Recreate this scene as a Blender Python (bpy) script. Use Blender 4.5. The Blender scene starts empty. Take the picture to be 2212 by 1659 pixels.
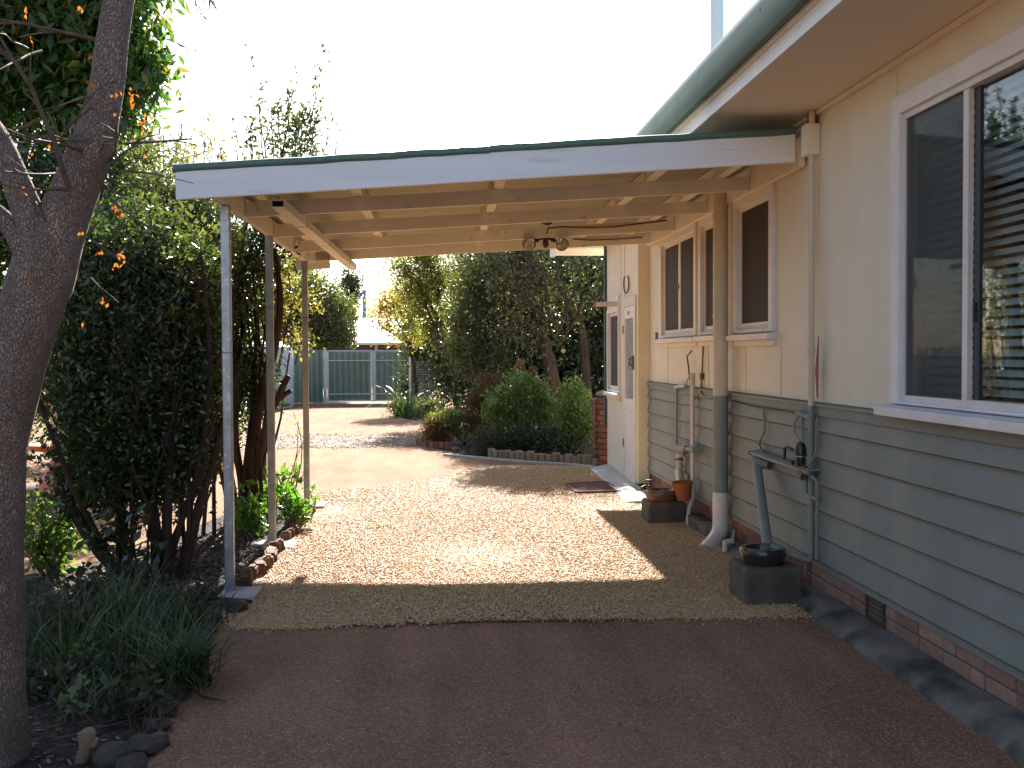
import bpy, bmesh, math, random
import numpy as np
from mathutils import Vector, Matrix

random.seed(7)
RNG = np.random.default_rng(11)
SC = bpy.context.scene
COL = SC.collection

# ------------------------------------------------------------------ camera
FPX, CX, CY, EYE = 2300.0, 1106.0, 829.5, 1.6
YAW = math.atan(159 / FPX)
PIT = math.atan(63.5 / math.hypot(FPX, 159))
ROLL = 0.005
fw = Vector((math.sin(YAW) * math.cos(PIT), math.cos(YAW) * math.cos(PIT), -math.sin(PIT)))
rt = fw.cross(Vector((0, 0, 1))).normalized()
up = rt.cross(fw)
rt2 = rt * math.cos(ROLL) - up * math.sin(ROLL)
up2 = up * math.cos(ROLL) + rt * math.sin(ROLL)
cam = bpy.data.cameras.new('camera')
cam.sensor_width = 36
cam.lens = 36 * FPX / 2212
cam.clip_start = 0.05
cam.clip_end = 3000
camo = bpy.data.objects.new('camera', cam)
COL.objects.link(camo)
mw = Matrix((rt2, up2, -fw)).transposed().to_4x4()
mw.translation = Vector((0, 0, EYE))
camo.matrix_world = mw
SC.camera = camo

# ------------------------------------------------------------------ light
SUN_EL = 31.7
world = bpy.data.worlds.new('World')
SC.world = world
world.use_nodes = True
wn = world.node_tree
bg = wn.nodes['Background']
sky = wn.nodes.new('ShaderNodeTexSky')
sky.sky_type = 'NISHITA'
sky.sun_disc = False
sky.sun_elevation = math.radians(SUN_EL)
sky.sun_rotation = 0.0
sky.air_density = 1.0
sky.dust_density = 1.0
sky.ozone_density = 1.0
wn.links.new(sky.outputs[0], bg.inputs[0])
bg.inputs[1].default_value = 0.066
sun = bpy.data.lights.new('sun', 'SUN')
sun.energy = 5.0
sun.angle = math.radians(0.5)
sun.color = (1.0, 0.93, 0.82)
suno = bpy.data.objects.new('sun', sun)
COL.objects.link(suno)
sd = Vector((-0.012, -math.cos(math.radians(SUN_EL)), -math.sin(math.radians(SUN_EL))))
suno.rotation_euler = sd.to_track_quat('-Z', 'Y').to_euler()
suno.location = (0, 20, 20)
SC.view_settings.view_transform = 'Standard'
SC.view_settings.look = 'None'
SC.view_settings.exposure = 2.1
SC.view_settings.gamma = 1
SC.view_settings.use_curve_mapping = False
SC.cycles.max_bounces = 8
SC.cycles.diffuse_bounces = 5
SC.cycles.transparent_max_bounces = 8
SC.cycles.caustics_reflective = False
SC.cycles.caustics_refractive = False

# ------------------------------------------------------------------ photo point -> world point on a real plane
def ray(x, y):
    return fw + rt2 * ((x - CX) / FPX) + up2 * ((CY - y) / FPX)
CAM = Vector((0, 0, EYE))
def pz(x, y, z=0.0):
    d = ray(x, y); return CAM + d * ((z - EYE) / d.z)
def px(x, y, X=2.45):
    d = ray(x, y); return CAM + d * (X / d.x)
def py(x, y, Y):
    d = ray(x, y); return CAM + d * (Y / d.y)

# ------------------------------------------------------------------ materials
MATS = {}
def newmat(name):
    m = bpy.data.materials.new(name); m.use_nodes = True
    m.node_tree.nodes.clear()
    MATS[name] = m
    return m, m.node_tree.nodes, m.node_tree.links
def rgba(c): return (c[0], c[1], c[2], 1.0)

def surf(name, col, col2=None, scale=6.0, rough=0.6, spec=0.3, metal=0.0, bump=0.0, bscale=60.0, rnd=None,
         detail=6, lo=0.35, hi=0.65, stretch=None, world_co=False, col3=None, scale3=40.0, lo3=.55, hi3=.7):
    """Principled paint / stone / timber with a noise mix, an optional second noise layer, random per piece and fine relief."""
    m, N, L = newmat(name)
    out = N.new('ShaderNodeOutputMaterial'); b = N.new('ShaderNodeBsdfPrincipled')
    L.new(b.outputs[0], out.inputs[0])
    b.inputs['Roughness'].default_value = rough
    b.inputs['Metallic'].default_value = metal
    b.inputs['Specular IOR Level'].default_value = spec
    tc = N.new('ShaderNodeTexCoord')
    co = tc.outputs['Object']
    if world_co:
        g = N.new('ShaderNodeNewGeometry'); co = g.outputs['Position']
    if stretch:
        mp = N.new('ShaderNodeMapping'); mp.inputs['Scale'].default_value = stretch
        L.new(co, mp.inputs[0]); co = mp.outputs[0]
    cur = None
    if col2:
        n = N.new('ShaderNodeTexNoise'); n.inputs['Scale'].default_value = scale; n.inputs['Detail'].default_value = detail
        L.new(co, n.inputs['Vector'])
        r = N.new('ShaderNodeValToRGB'); r.color_ramp.elements[0].position = lo; r.color_ramp.elements[1].position = hi
        r.color_ramp.elements[0].color = rgba(col); r.color_ramp.elements[1].color = rgba(col2)
        L.new(n.outputs[0], r.inputs[0]); cur = r.outputs[0]
    if col3:
        n = N.new('ShaderNodeTexNoise'); n.inputs['Scale'].default_value = scale3; n.inputs['Detail'].default_value = 3
        L.new(co, n.inputs['Vector'])
        r = N.new('ShaderNodeMapRange'); r.inputs[1].default_value = lo3; r.inputs[2].default_value = hi3
        L.new(n.outputs[0], r.inputs[0])
        mx = N.new('ShaderNodeMix'); mx.data_type = 'RGBA'
        L.new(r.outputs[0], mx.inputs[0])
        if cur: L.new(cur, mx.inputs[6])
        else: mx.inputs[6].default_value = rgba(col)
        mx.inputs[7].default_value = rgba(col3); cur = mx.outputs[2]
    if rnd:
        oi = N.new('ShaderNodeObjectInfo')
        hsv = N.new('ShaderNodeHueSaturation')
        mr = N.new('ShaderNodeMapRange'); mr.inputs[3].default_value = 1 - rnd; mr.inputs[4].default_value = 1 + rnd
        L.new(oi.outputs['Random'], mr.inputs[0]); L.new(mr.outputs[0], hsv.inputs['Value'])
        if cur: L.new(cur, hsv.inputs['Color'])
        else: hsv.inputs['Color'].default_value = rgba(col)
        cur = hsv.outputs[0]
    if cur: L.new(cur, b.inputs['Base Color'])
    else: b.inputs['Base Color'].default_value = rgba(col)
    if bump:
        n = N.new('ShaderNodeTexNoise'); n.inputs['Scale'].default_value = bscale; n.inputs['Detail'].default_value = 4
        L.new(co, n.inputs['Vector'])
        bp = N.new('ShaderNodeBump'); bp.inputs['Strength'].default_value = bump; bp.inputs['Distance'].default_value = 0.01
        L.new(n.outputs[0], bp.inputs['Height']); L.new(bp.outputs[0], b.inputs['Normal'])
    return m

def leafmat(name, cols, trans=0.35, rough=0.35, spec=0.5, tcol=None):
    m, N, L = newmat(name)
    out = N.new('ShaderNodeOutputMaterial'); b = N.new('ShaderNodeBsdfPrincipled'); t = N.new('ShaderNodeBsdfTranslucent')
    mx = N.new('ShaderNodeMixShader'); mx.inputs[0].default_value = trans
    g = N.new('ShaderNodeNewGeometry'); r = N.new('ShaderNodeValToRGB')
    els = r.color_ramp.elements
    while len(els) < len(cols): els.new(0.5)
    for i, c in enumerate(cols):
        els[i].position = i / max(1, len(cols) - 1); els[i].color = rgba(c)
    L.new(g.outputs['Random Per Island'], r.inputs[0])
    L.new(r.outputs[0], b.inputs['Base Color'])
    hs = N.new('ShaderNodeMix'); hs.data_type = 'RGBA'; hs.blend_type = 'MULTIPLY'; hs.inputs[0].default_value = 1
    L.new(r.outputs[0], hs.inputs[6]); hs.inputs[7].default_value = rgba(tcol or (2.2, 2.4, 0.9))
    L.new(hs.outputs[2], t.inputs[0])
    b.inputs['Roughness'].default_value = rough; b.inputs['Specular IOR Level'].default_value = spec
    L.new(b.outputs[0], mx.inputs[1]); L.new(t.outputs[0], mx.inputs[2]); L.new(mx.outputs[0], out.inputs[0])
    return m

def pebblemat(name, cols, rough=0.55):
    m, N, L = newmat(name)
    out = N.new('ShaderNodeOutputMaterial'); b = N.new('ShaderNodeBsdfPrincipled')
    oi = N.new('ShaderNodeObjectInfo'); r = N.new('ShaderNodeValToRGB')
    els = r.color_ramp.elements
    while len(els) < len(cols): els.new(0.5)
    for i, c in enumerate(cols):
        els[i].position = i / (len(cols) - 1); els[i].color = rgba(c)
    L.new(oi.outputs['Random'], r.inputs[0]); L.new(r.outputs[0], b.inputs['Base Color'])
    b.inputs['Roughness'].default_value = rough; b.inputs['Specular IOR Level'].default_value = 0.4
    L.new(b.outputs[0], out.inputs[0])
    return m

CREAM = surf('cream_paint', (.73, .665, .54), (.69, .62, .495), 3, .55, .3, bump=.05, bscale=120)
CREAM_D = surf('cream_timber', (.80, .755, .67), (.75, .70, .61), 5, .55, .3, bump=.08, bscale=50, stretch=(1, 1, 1), col3=(.42, .33, .22), scale3=9, lo3=.66, hi3=.8)
SOFFIT = surf('soffit_paint', (.73, .665, .55), (.69, .62, .51), 1.3, .6, .25)
WHITE = surf('white_paint', (.76, .73, .72), (.68, .65, .64), 4, .5, .35, bump=.06, bscale=80, col3=(.55, .47, .40), scale3=14, lo3=.68, hi3=.82)
FASCIA_W = surf('weathered_white_board', (.84, .82, .82), (.78, .76, .76), 3, .5, .3, bump=.15, bscale=40, stretch=(.25, 1, 3), col3=(.50, .40, .33), scale3=7, lo3=.62, hi3=.86)
GREY_BOARD = surf('sage_green_paint', (.225, .238, .216), (.193, .205, .187), 2.2, .6, .25, bump=.1, bscale=70, col3=(.31, .28, .20), scale3=2.6, lo3=.52, hi3=.95, stretch=(1, 1.0, .45))
GREY_PIPE = surf('sage_pipe_paint', (.25, .275, .245), (.21, .235, .21), 8, .6, .25)
PIPE_CREAM = surf('cream_pipe_paint', (.63, .54, .42), (.57, .48, .36), 8, .45, .35)
PVC = surf('bare_plastic', (.74, .66, .60), (.68, .60, .54), 4, .35, .4)
GREEN_TRIM = surf('green_trim', (.11, .18, .145), (.09, .15, .12), 6, .45, .4)
GUTTER = surf('green_gutter_paint', (.10, .185, .17), (.075, .145, .13), 3, .55, .25, col3=(.05, .09, .08), scale3=5, lo3=.6, hi3=.8)
ROOF_U = surf('weathered_roof_sheet', (.37, .35, .29), (.30, .28, .23), 3, .5, .4, metal=.25, stretch=(.5, 4, 1))
ROOF_RED = surf('main_roof_sheet', (.16, .22, .20), (.13, .18, .16), 3, .5, .4)
GALV = surf('galvanised_steel', (.42, .44, .46), (.30, .32, .34), 9, .42, .5, metal=.7, col3=(.55, .56, .57), scale3=26)
GALV_D = surf('dull_zinc', (.36, .35, .33), (.27, .26, .25), 9, .5, .4, metal=.4)
BRICK = surf('red_brick', (.27, .11, .072), (.20, .088, .065), 14, .8, .2, bump=.4, bscale=60, rnd=.3)
BRICK_P = surf('salmon_brick', (.36, .20, .15), (.29, .165, .125), 14, .8, .2, bump=.4, bscale=60, rnd=.25)
MORTAR = surf('mortar', (.17, .145, .125), (.13, .112, .098), 30, .9, .1, bump=.4, bscale=90)
CONC = surf('old_concrete', (.22, .19, .16), (.135, .118, .10), 7, .9, .12, bump=.8, bscale=45, col3=(.06, .06, .05), scale3=3.6, lo3=.50, hi3=.66)
CONC_L = surf('pale_concrete', (.52, .50, .47), (.43, .41, .385), 6, .8, .25, bump=.3, bscale=70)
CONC_D = surf('dark_stained_concrete', (.15, .12, .095), (.085, .068, .055), 6, .85, .2, bump=.5, bscale=40)
TERRA = surf('terracotta', (.40, .13, .06), (.32, .10, .05), 8, .75, .2)
CLAY = surf('glazed_clay', (.20, .085, .045), (.13, .06, .04), 7, .25, .5)
BLACKGLAZE = surf('black_glazed_clay', (.035, .026, .024), (.09, .04, .022), 4, .2, .6, lo=.5, hi=.75)
BLACK = surf('black_plastic', (.02, .02, .022), None, rough=.4)
HOLE = surf('dark_void', (.008, .008, .008), None, rough=.9)
BRASS = surf('dull_brass', (.20, .155, .09), (.12, .09, .055), 20, .5, .5, metal=.6)
SCREEN = surf('brown_fly_screen', (.055, .042, .034), (.045, .034, .028), 300, .7, .2, bump=.2, bscale=500)
def screenmat(name, col, a):
    m, N, L = newmat(name)
    out = N.new('ShaderNodeOutputMaterial'); t = N.new('ShaderNodeBsdfTransparent'); d = N.new('ShaderNodeBsdfDiffuse'); d.inputs[0].default_value = rgba(col)
    mx = N.new('ShaderNodeMixShader'); mx.inputs[0].default_value = a; L.new(t.outputs[0], mx.inputs[1]); L.new(d.outputs[0], mx.inputs[2]); L.new(mx.outputs[0], out.inputs[0]); return m
SCREEN_G = screenmat('grey_fly_screen', (.11, .125, .12), .42)
ALU = surf('white_aluminium', (.66, .62, .61), (.60, .56, .55), 6, .4, .4)
DOORW = surf('door_white', (.78, .74, .70), (.72, .68, .64), 4, .45, .35)
BLINDM = surf('blind_slat', (.60, .61, .59), None, rough=.5)
ROOM_DARK = surf('room_dark', (.05, .05, .05), None, rough=.9)  # near-black colour put in for the unlit room
CABLE_M = surf('brown_cable', (.13, .065, .03), None, rough=.5)
BARK = surf('grey_bark', (.135, .105, .085), (.07, .055, .048), 9, .9, .15, bump=1.0, bscale=38, stretch=(1, 1, .35), col3=(.025, .02, .018), scale3=30, lo3=.54, hi3=.62)
def barkmat(name, a, b, crack, sc):
    m, N, L = newmat(name)
    out = N.new('ShaderNodeOutputMaterial'); p = N.new('ShaderNodeBsdfPrincipled'); L.new(p.outputs[0], out.inputs[0])
    p.inputs['Roughness'].default_value = .92; p.inputs['Specular IOR Level'].default_value = .15
    tc = N.new('ShaderNodeTexCoord'); mp = N.new('ShaderNodeMapping'); mp.inputs['Scale'].default_value = (1, 1, .45); L.new(tc.outputs['Object'], mp.inputs[0])
    nz = N.new('ShaderNodeTexNoise'); nz.inputs['Scale'].default_value = 9; nz.inputs['Detail'].default_value = 5; L.new(mp.outputs[0], nz.inputs['Vector'])
    wv = N.new('ShaderNodeMix'); wv.data_type = 'RGBA'; wv.blend_type = 'LINEAR_LIGHT'; wv.inputs[0].default_value = .06; L.new(mp.outputs[0], wv.inputs[6]); L.new(nz.outputs['Color'], wv.inputs[7])
    v = N.new('ShaderNodeTexVoronoi'); v.feature = 'DISTANCE_TO_EDGE'; v.inputs['Scale'].default_value = sc; L.new(wv.outputs[2], v.inputs['Vector'])
    mr = N.new('ShaderNodeMapRange'); mr.inputs[1].default_value = -.02; mr.inputs[2].default_value = .16; L.new(v.outputs[0], mr.inputs[0])
    r = N.new('ShaderNodeValToRGB'); r.color_ramp.elements[0].position = .35; r.color_ramp.elements[1].position = .68
    r.color_ramp.elements[0].color = rgba(a); r.color_ramp.elements[1].color = rgba(b); L.new(nz.outputs[0], r.inputs[0])
    mx = N.new('ShaderNodeMix'); mx.data_type = 'RGBA'; L.new(mr.outputs[0], mx.inputs[0]); mx.inputs[6].default_value = rgba(crack); L.new(r.outputs[0], mx.inputs[7]); L.new(mx.outputs[2], p.inputs['Base Color'])
    n2 = N.new('ShaderNodeTexNoise'); n2.inputs['Scale'].default_value = 70; n2.inputs['Detail'].default_value = 4; L.new(mp.outputs[0], n2.inputs['Vector'])
    ad = N.new('ShaderNodeMath'); ad.operation = 'MULTIPLY_ADD'; L.new(n2.outputs[0], ad.inputs[0]); ad.inputs[1].default_value = 1.6; L.new(mr.outputs[0], ad.inputs[2])
    bp = N.new('ShaderNodeBump'); bp.inputs['Strength'].default_value = 1; bp.inputs['Distance'].default_value = .008; L.new(ad.outputs[0], bp.inputs['Height']); L.new(bp.outputs[0], p.inputs['Normal'])
    return m
BARK = barkmat('grey_cracked_bark', (.33, .27, .235), (.22, .178, .153), (.18, .145, .125), 120)
BARK_R = surf('reddish_bark', (.075, .045, .033), (.042, .027, .022), 12, .85, .15, bump=.8, bscale=30, stretch=(1, 1, .3))
BARK_D = surf('dark_bark', (.075, .055, .042), (.045, .034, .028), 12, .9, .15, bump=.8, bscale=30, stretch=(1, 1, .3))
TWIGM = surf('twig', (.12, .09, .07), (.075, .055, .045), 20, .8, .2)
LOGM = surf('sawn_log', (.30, .225, .16), (.22, .165, .12), 10, .85, .15, bump=.5, bscale=40, stretch=(1, 1, .3), rnd=.2)
STONE = surf('field_stone', (.10, .08, .068), (.06, .05, .044), 9, .85, .2, bump=.6, bscale=25, rnd=.25)
STONE_R = surf('brown_edging_brick', (.20, .11, .075), (.12, .07, .05), 9, .85, .2, bump=.6, bscale=40, rnd=.3)
STUMPM = surf('dry_root_wood', (.27, .19, .13), (.16, .11, .075), 9, .85, .15, bump=.6, bscale=30, stretch=(1, 1, .3))
FENCEM = surf('green_steel_fence', (.175, .235, .19), (.15, .21, .17), 2, .4, .45)
TANKM = surf('pale_blue_tank', (.50, .58, .66), (.44, .52, .60), 2, .45, .4)
BLUEM = surf('blue_paint', (.07, .25, .62), None, rough=.5)
WROOF = surf('white_roof_sheet', (.80, .80, .78), (.72, .72, .70), 2, .5, .4)
BROWNW = surf('brown_brickwork', (.20, .125, .09), (.15, .095, .07), 12, .85, .2, bump=.3, bscale=40)
MATM = surf('red_doormat', (.16, .085, .08), (.11, .085, .075), 7, .95, .1, bump=.5, bscale=200, lo=.45, hi=.6)
MATE = surf('mat_border', (.20, .075, .075), None, rough=.95)
ORANGE_P = surf('orange_terracotta_paint', (.50, .17, .07), (.40, .13, .06), 8, .7, .2)
PINK_P = surf('pink_paint', (.60, .22, .18), (.52, .17, .14), 10, .6, .3)
IVORY_P = surf('ivory_paint', (.60, .52, .40), (.50, .43, .32), 8, .6, .3)
BIRDG = surf('olive_green_paint', (.13, .15, .05), (.10, .11, .04), 20, .5, .3)
BIRDO = surf('orange_paint', (.45, .20, .04), None, rough=.5)

# ground materials
def groundmat(name, a, b, c, speck, sscale, bumpd, big=0.9):
    m, N, L = newmat(name)
    out = N.new('ShaderNodeOutputMaterial'); p = N.new('ShaderNodeBsdfPrincipled'); L.new(p.outputs[0], out.inputs[0])
    p.inputs['Roughness'].default_value = .95; p.inputs['Specular IOR Level'].default_value = .12
    g = N.new('ShaderNodeNewGeometry'); co = g.outputs['Position']
    n1 = N.new('ShaderNodeTexNoise'); n1.inputs['Scale'].default_value = big; n1.inputs['Detail'].default_value = 5; L.new(co, n1.inputs['Vector'])
    r = N.new('ShaderNodeValToRGB'); r.color_ramp.elements[0].position = .32; r.color_ramp.elements[1].position = .68
    r.color_ramp.elements[0].color = rgba(a); r.color_ramp.elements[1].color = rgba(b); L.new(n1.outputs[0], r.inputs[0])
    v = N.new('ShaderNodeTexVoronoi'); v.inputs['Scale'].default_value = sscale; L.new(co, v.inputs['Vector'])
    mpw = N.new('ShaderNodeMapping'); mpw.inputs['Rotation'].default_value = (0, 0, .25); mpw.inputs['Scale'].default_value = (2.6, .35, 1); L.new(co, mpw.inputs[0])
    nw = N.new('ShaderNodeTexNoise'); nw.inputs['Scale'].default_value = 1.3; nw.inputs['Detail'].default_value = 4; L.new(mpw.outputs[0], nw.inputs['Vector'])
    rw = N.new('ShaderNodeMapRange'); rw.inputs[1].default_value = .35; rw.inputs[2].default_value = .68; rw.inputs[3].default_value = .84; rw.inputs[4].default_value = 1.14; L.new(nw.outputs[0], rw.inputs[0])
    sp = N.new('ShaderNodeSeparateColor'); L.new(v.outputs['Color'], sp.inputs[0])
    mr = N.new('ShaderNodeMapRange'); mr.inputs[1].default_value = .72; mr.inputs[2].default_value = .98; L.new(sp.outputs[0], mr.inputs[0])
    mx = N.new('ShaderNodeMix'); mx.data_type = 'RGBA'; L.new(mr.outputs[0], mx.inputs[0]); L.new(r.outputs[0], mx.inputs[6]); mx.inputs[7].default_value = rgba(c)
    mr2 = N.new('ShaderNodeMapRange'); mr2.inputs[1].default_value = 0; mr2.inputs[2].default_value = 1; mr2.inputs[3].default_value = 1 - speck; mr2.inputs[4].default_value = 1 + speck
    L.new(sp.outputs[1], mr2.inputs[0])
    hs = N.new('ShaderNodeHueSaturation'); L.new(mx.outputs[2], hs.inputs['Color']); L.new(mr2.outputs[0], hs.inputs['Value'])
    h2 = N.new('ShaderNodeHueSaturation'); L.new(hs.outputs[0], h2.inputs['Color']); L.new(rw.outputs[0], h2.inputs['Value']); L.new(h2.outputs[0], p.inputs['Base Color'])
    bp = N.new('ShaderNodeBump'); bp.inputs['Strength'].default_value = 1.0; bp.inputs['Distance'].default_value = bumpd
    ad = N.new('ShaderNodeMath'); ad.operation = 'ADD'
    n2 = N.new('ShaderNodeTexNoise'); n2.inputs['Scale'].default_value = 6; n2.inputs['Detail'].default_value = 6; L.new(co, n2.inputs['Vector'])
    L.new(sp.outputs[2], ad.inputs[0]); L.new(n2.outputs[0], ad.inputs[1]); L.new(ad.outputs[0], bp.inputs['Height']); L.new(bp.outputs[0], p.inputs['Normal'])
    return m
REDG = groundmat('red_granite_sand', (.315, .165, .096), (.225, .118, .072), (.40, .27, .19), .25, 130, .004)
DRIVE = groundmat('pale_gravel_drive', (.38, .235, .155), (.31, .185, .12), (.55, .44, .35), .3, 60, .008)
GRAVB = groundmat('tan_gravel_bed', (.44, .275, .135), (.36, .22, .105), (.54, .38, .22), .4, 70, .012)
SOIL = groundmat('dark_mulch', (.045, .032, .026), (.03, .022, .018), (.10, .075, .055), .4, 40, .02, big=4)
PEB = pebblemat('tan_pebbles', [(.40, .235, .11), (.53, .325, .155), (.60, .40, .21), (.47, .28, .125), (.68, .51, .32), (.55, .345, .165), (.36, .215, .11)])
PEB2 = pebblemat('pale_pebbles', [(.37, .24, .165), (.46, .32, .23), (.33, .20, .14), (.55, .45, .36)])
CHIP = pebblemat('bark_chips', [(.06, .04, .03), (.11, .075, .05), (.04, .03, .025), (.17, .12, .08), (.26, .21, .15)], .7)

# foliage
LF_HEDGE = leafmat('hedge_leaf', [(.024, .045, .018), (.037, .065, .022), (.055, .088, .028), (.03, .05, .02)], .28, .22, .75)
LF_BROAD = leafmat('broad_leaf', [(.025, .06, .018), (.04, .09, .022), (.055, .115, .028), (.14, .12, .02)], .38, .32, .5)
LF_SPRIG = leafmat('sprig_leaf', [(.05, .065, .035), (.07, .09, .05), (.09, .10, .06)], .3, .3, .5)
LF_YEL = leafmat('yellow_green_leaf', [(.13, .14, .045), (.18, .165, .055), (.10, .12, .04)], .45, .4, .4, (1.8, 1.7, .8))
LF_GOLD = leafmat('golden_leaf', [(.24, .18, .02), (.32, .20, .02), (.15, .16, .025), (.19, .17, .02)], .5, .4, .4, (1.9, 1.7, .6))
LF_MID = leafmat('mid_green_leaf', [(.06, .08, .033), (.085, .103, .042), (.115, .128, .058), (.055, .07, .03)], .35, .32, .5)
LF_DARK = leafmat('dark_leaf', [(.025, .04, .02), (.04, .055, .025), (.035, .05, .03)], .22, .35, .45)
LF_OLIVE = leafmat('olive_leaf', [(.06, .075, .032), (.085, .10, .04), (.11, .115, .055), (.05, .06, .03)], .36, .22, .8)
LF_ROUND = leafmat('fresh_green_leaf', [(.065, .115, .04), (.085, .145, .05), (.115, .17, .06), (.07, .085, .04)], .34, .4, .4)
LF_GREYP = leafmat('grey_purple_leaf', [(.08, .075, .065), (.06, .07, .05), (.10, .08, .075)], .25, .5, .3)
LF_RUST = leafmat('rust_leaf', [(.15, .075, .035), (.09, .06, .03), (.12, .085, .04), (.075, .085, .03)], .35, .5, .3, (1.8, 1.5, .8))
LF_STRAP = leafmat('strappy_leaf', [(.025, .05, .022), (.04, .075, .028), (.05, .09, .03), (.13, .11, .06)], .28, .4, .4)
LF_STRAPL = leafmat('bright_strappy_leaf', [(.07, .13, .03), (.10, .16, .045), (.06, .10, .03)], .4, .35, .5)
LF_BRIGHT = leafmat('bright_rosette_leaf', [(.06, .14, .025), (.08, .17, .03), (.05, .11, .02)], .42, .25, .5)
LF_ORANGE = leafmat('orange_dead_leaf', [(.33, .10, .02), (.40, .15, .025), (.26, .07, .02)], .42, .5, .3, (1.7, 1.4, .9))
LF_PALE = leafmat('pale_fallen_leaf', [(.60, .52, .42), (.50, .42, .33)], .1, .6, .3)
LF_DRYB = leafmat('dry_flower', [(.18, .10, .06), (.14, .08, .05)], .2, .7, .2)

def glassmat(name, tint, refl):
    m, N, L = newmat(name)
    out = N.new('ShaderNodeOutputMaterial'); t = N.new('ShaderNodeBsdfTransparent'); g = N.new('ShaderNodeBsdfGlossy')
    t.inputs[0].default_value = rgba(tint); g.inputs['Roughness'].default_value = .02
    lw_ = N.new('ShaderNodeLayerWeight'); lw_.inputs[0].default_value = .5
    pw = N.new('ShaderNodeMath'); pw.operation = 'POWER'; L.new(lw_.outputs['Facing'], pw.inputs[0]); pw.inputs[1].default_value = 5
    lw = N.new('ShaderNodeMapRange'); lw.inputs[3].default_value = refl; lw.inputs[4].default_value = 1.0; L.new(pw.outputs[0], lw.inputs[0])
    mx = N.new('ShaderNodeMixShader'); L.new(lw.outputs[0], mx.inputs[0]); L.new(t.outputs[0], mx.inputs[1]); L.new(g.outputs[0], mx.inputs[2])
    L.new(mx.outputs[0], out.inputs[0]); return m
GLASS = glassmat('window_glass', (.78, .83, .83), .05)
LAMPG = glassmat('lamp_glass', (.85, .85, .83), .06)
CHROME = surf('lamp_reflector', (.85, .82, .78), None, rough=.22, metal=.9)

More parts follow.
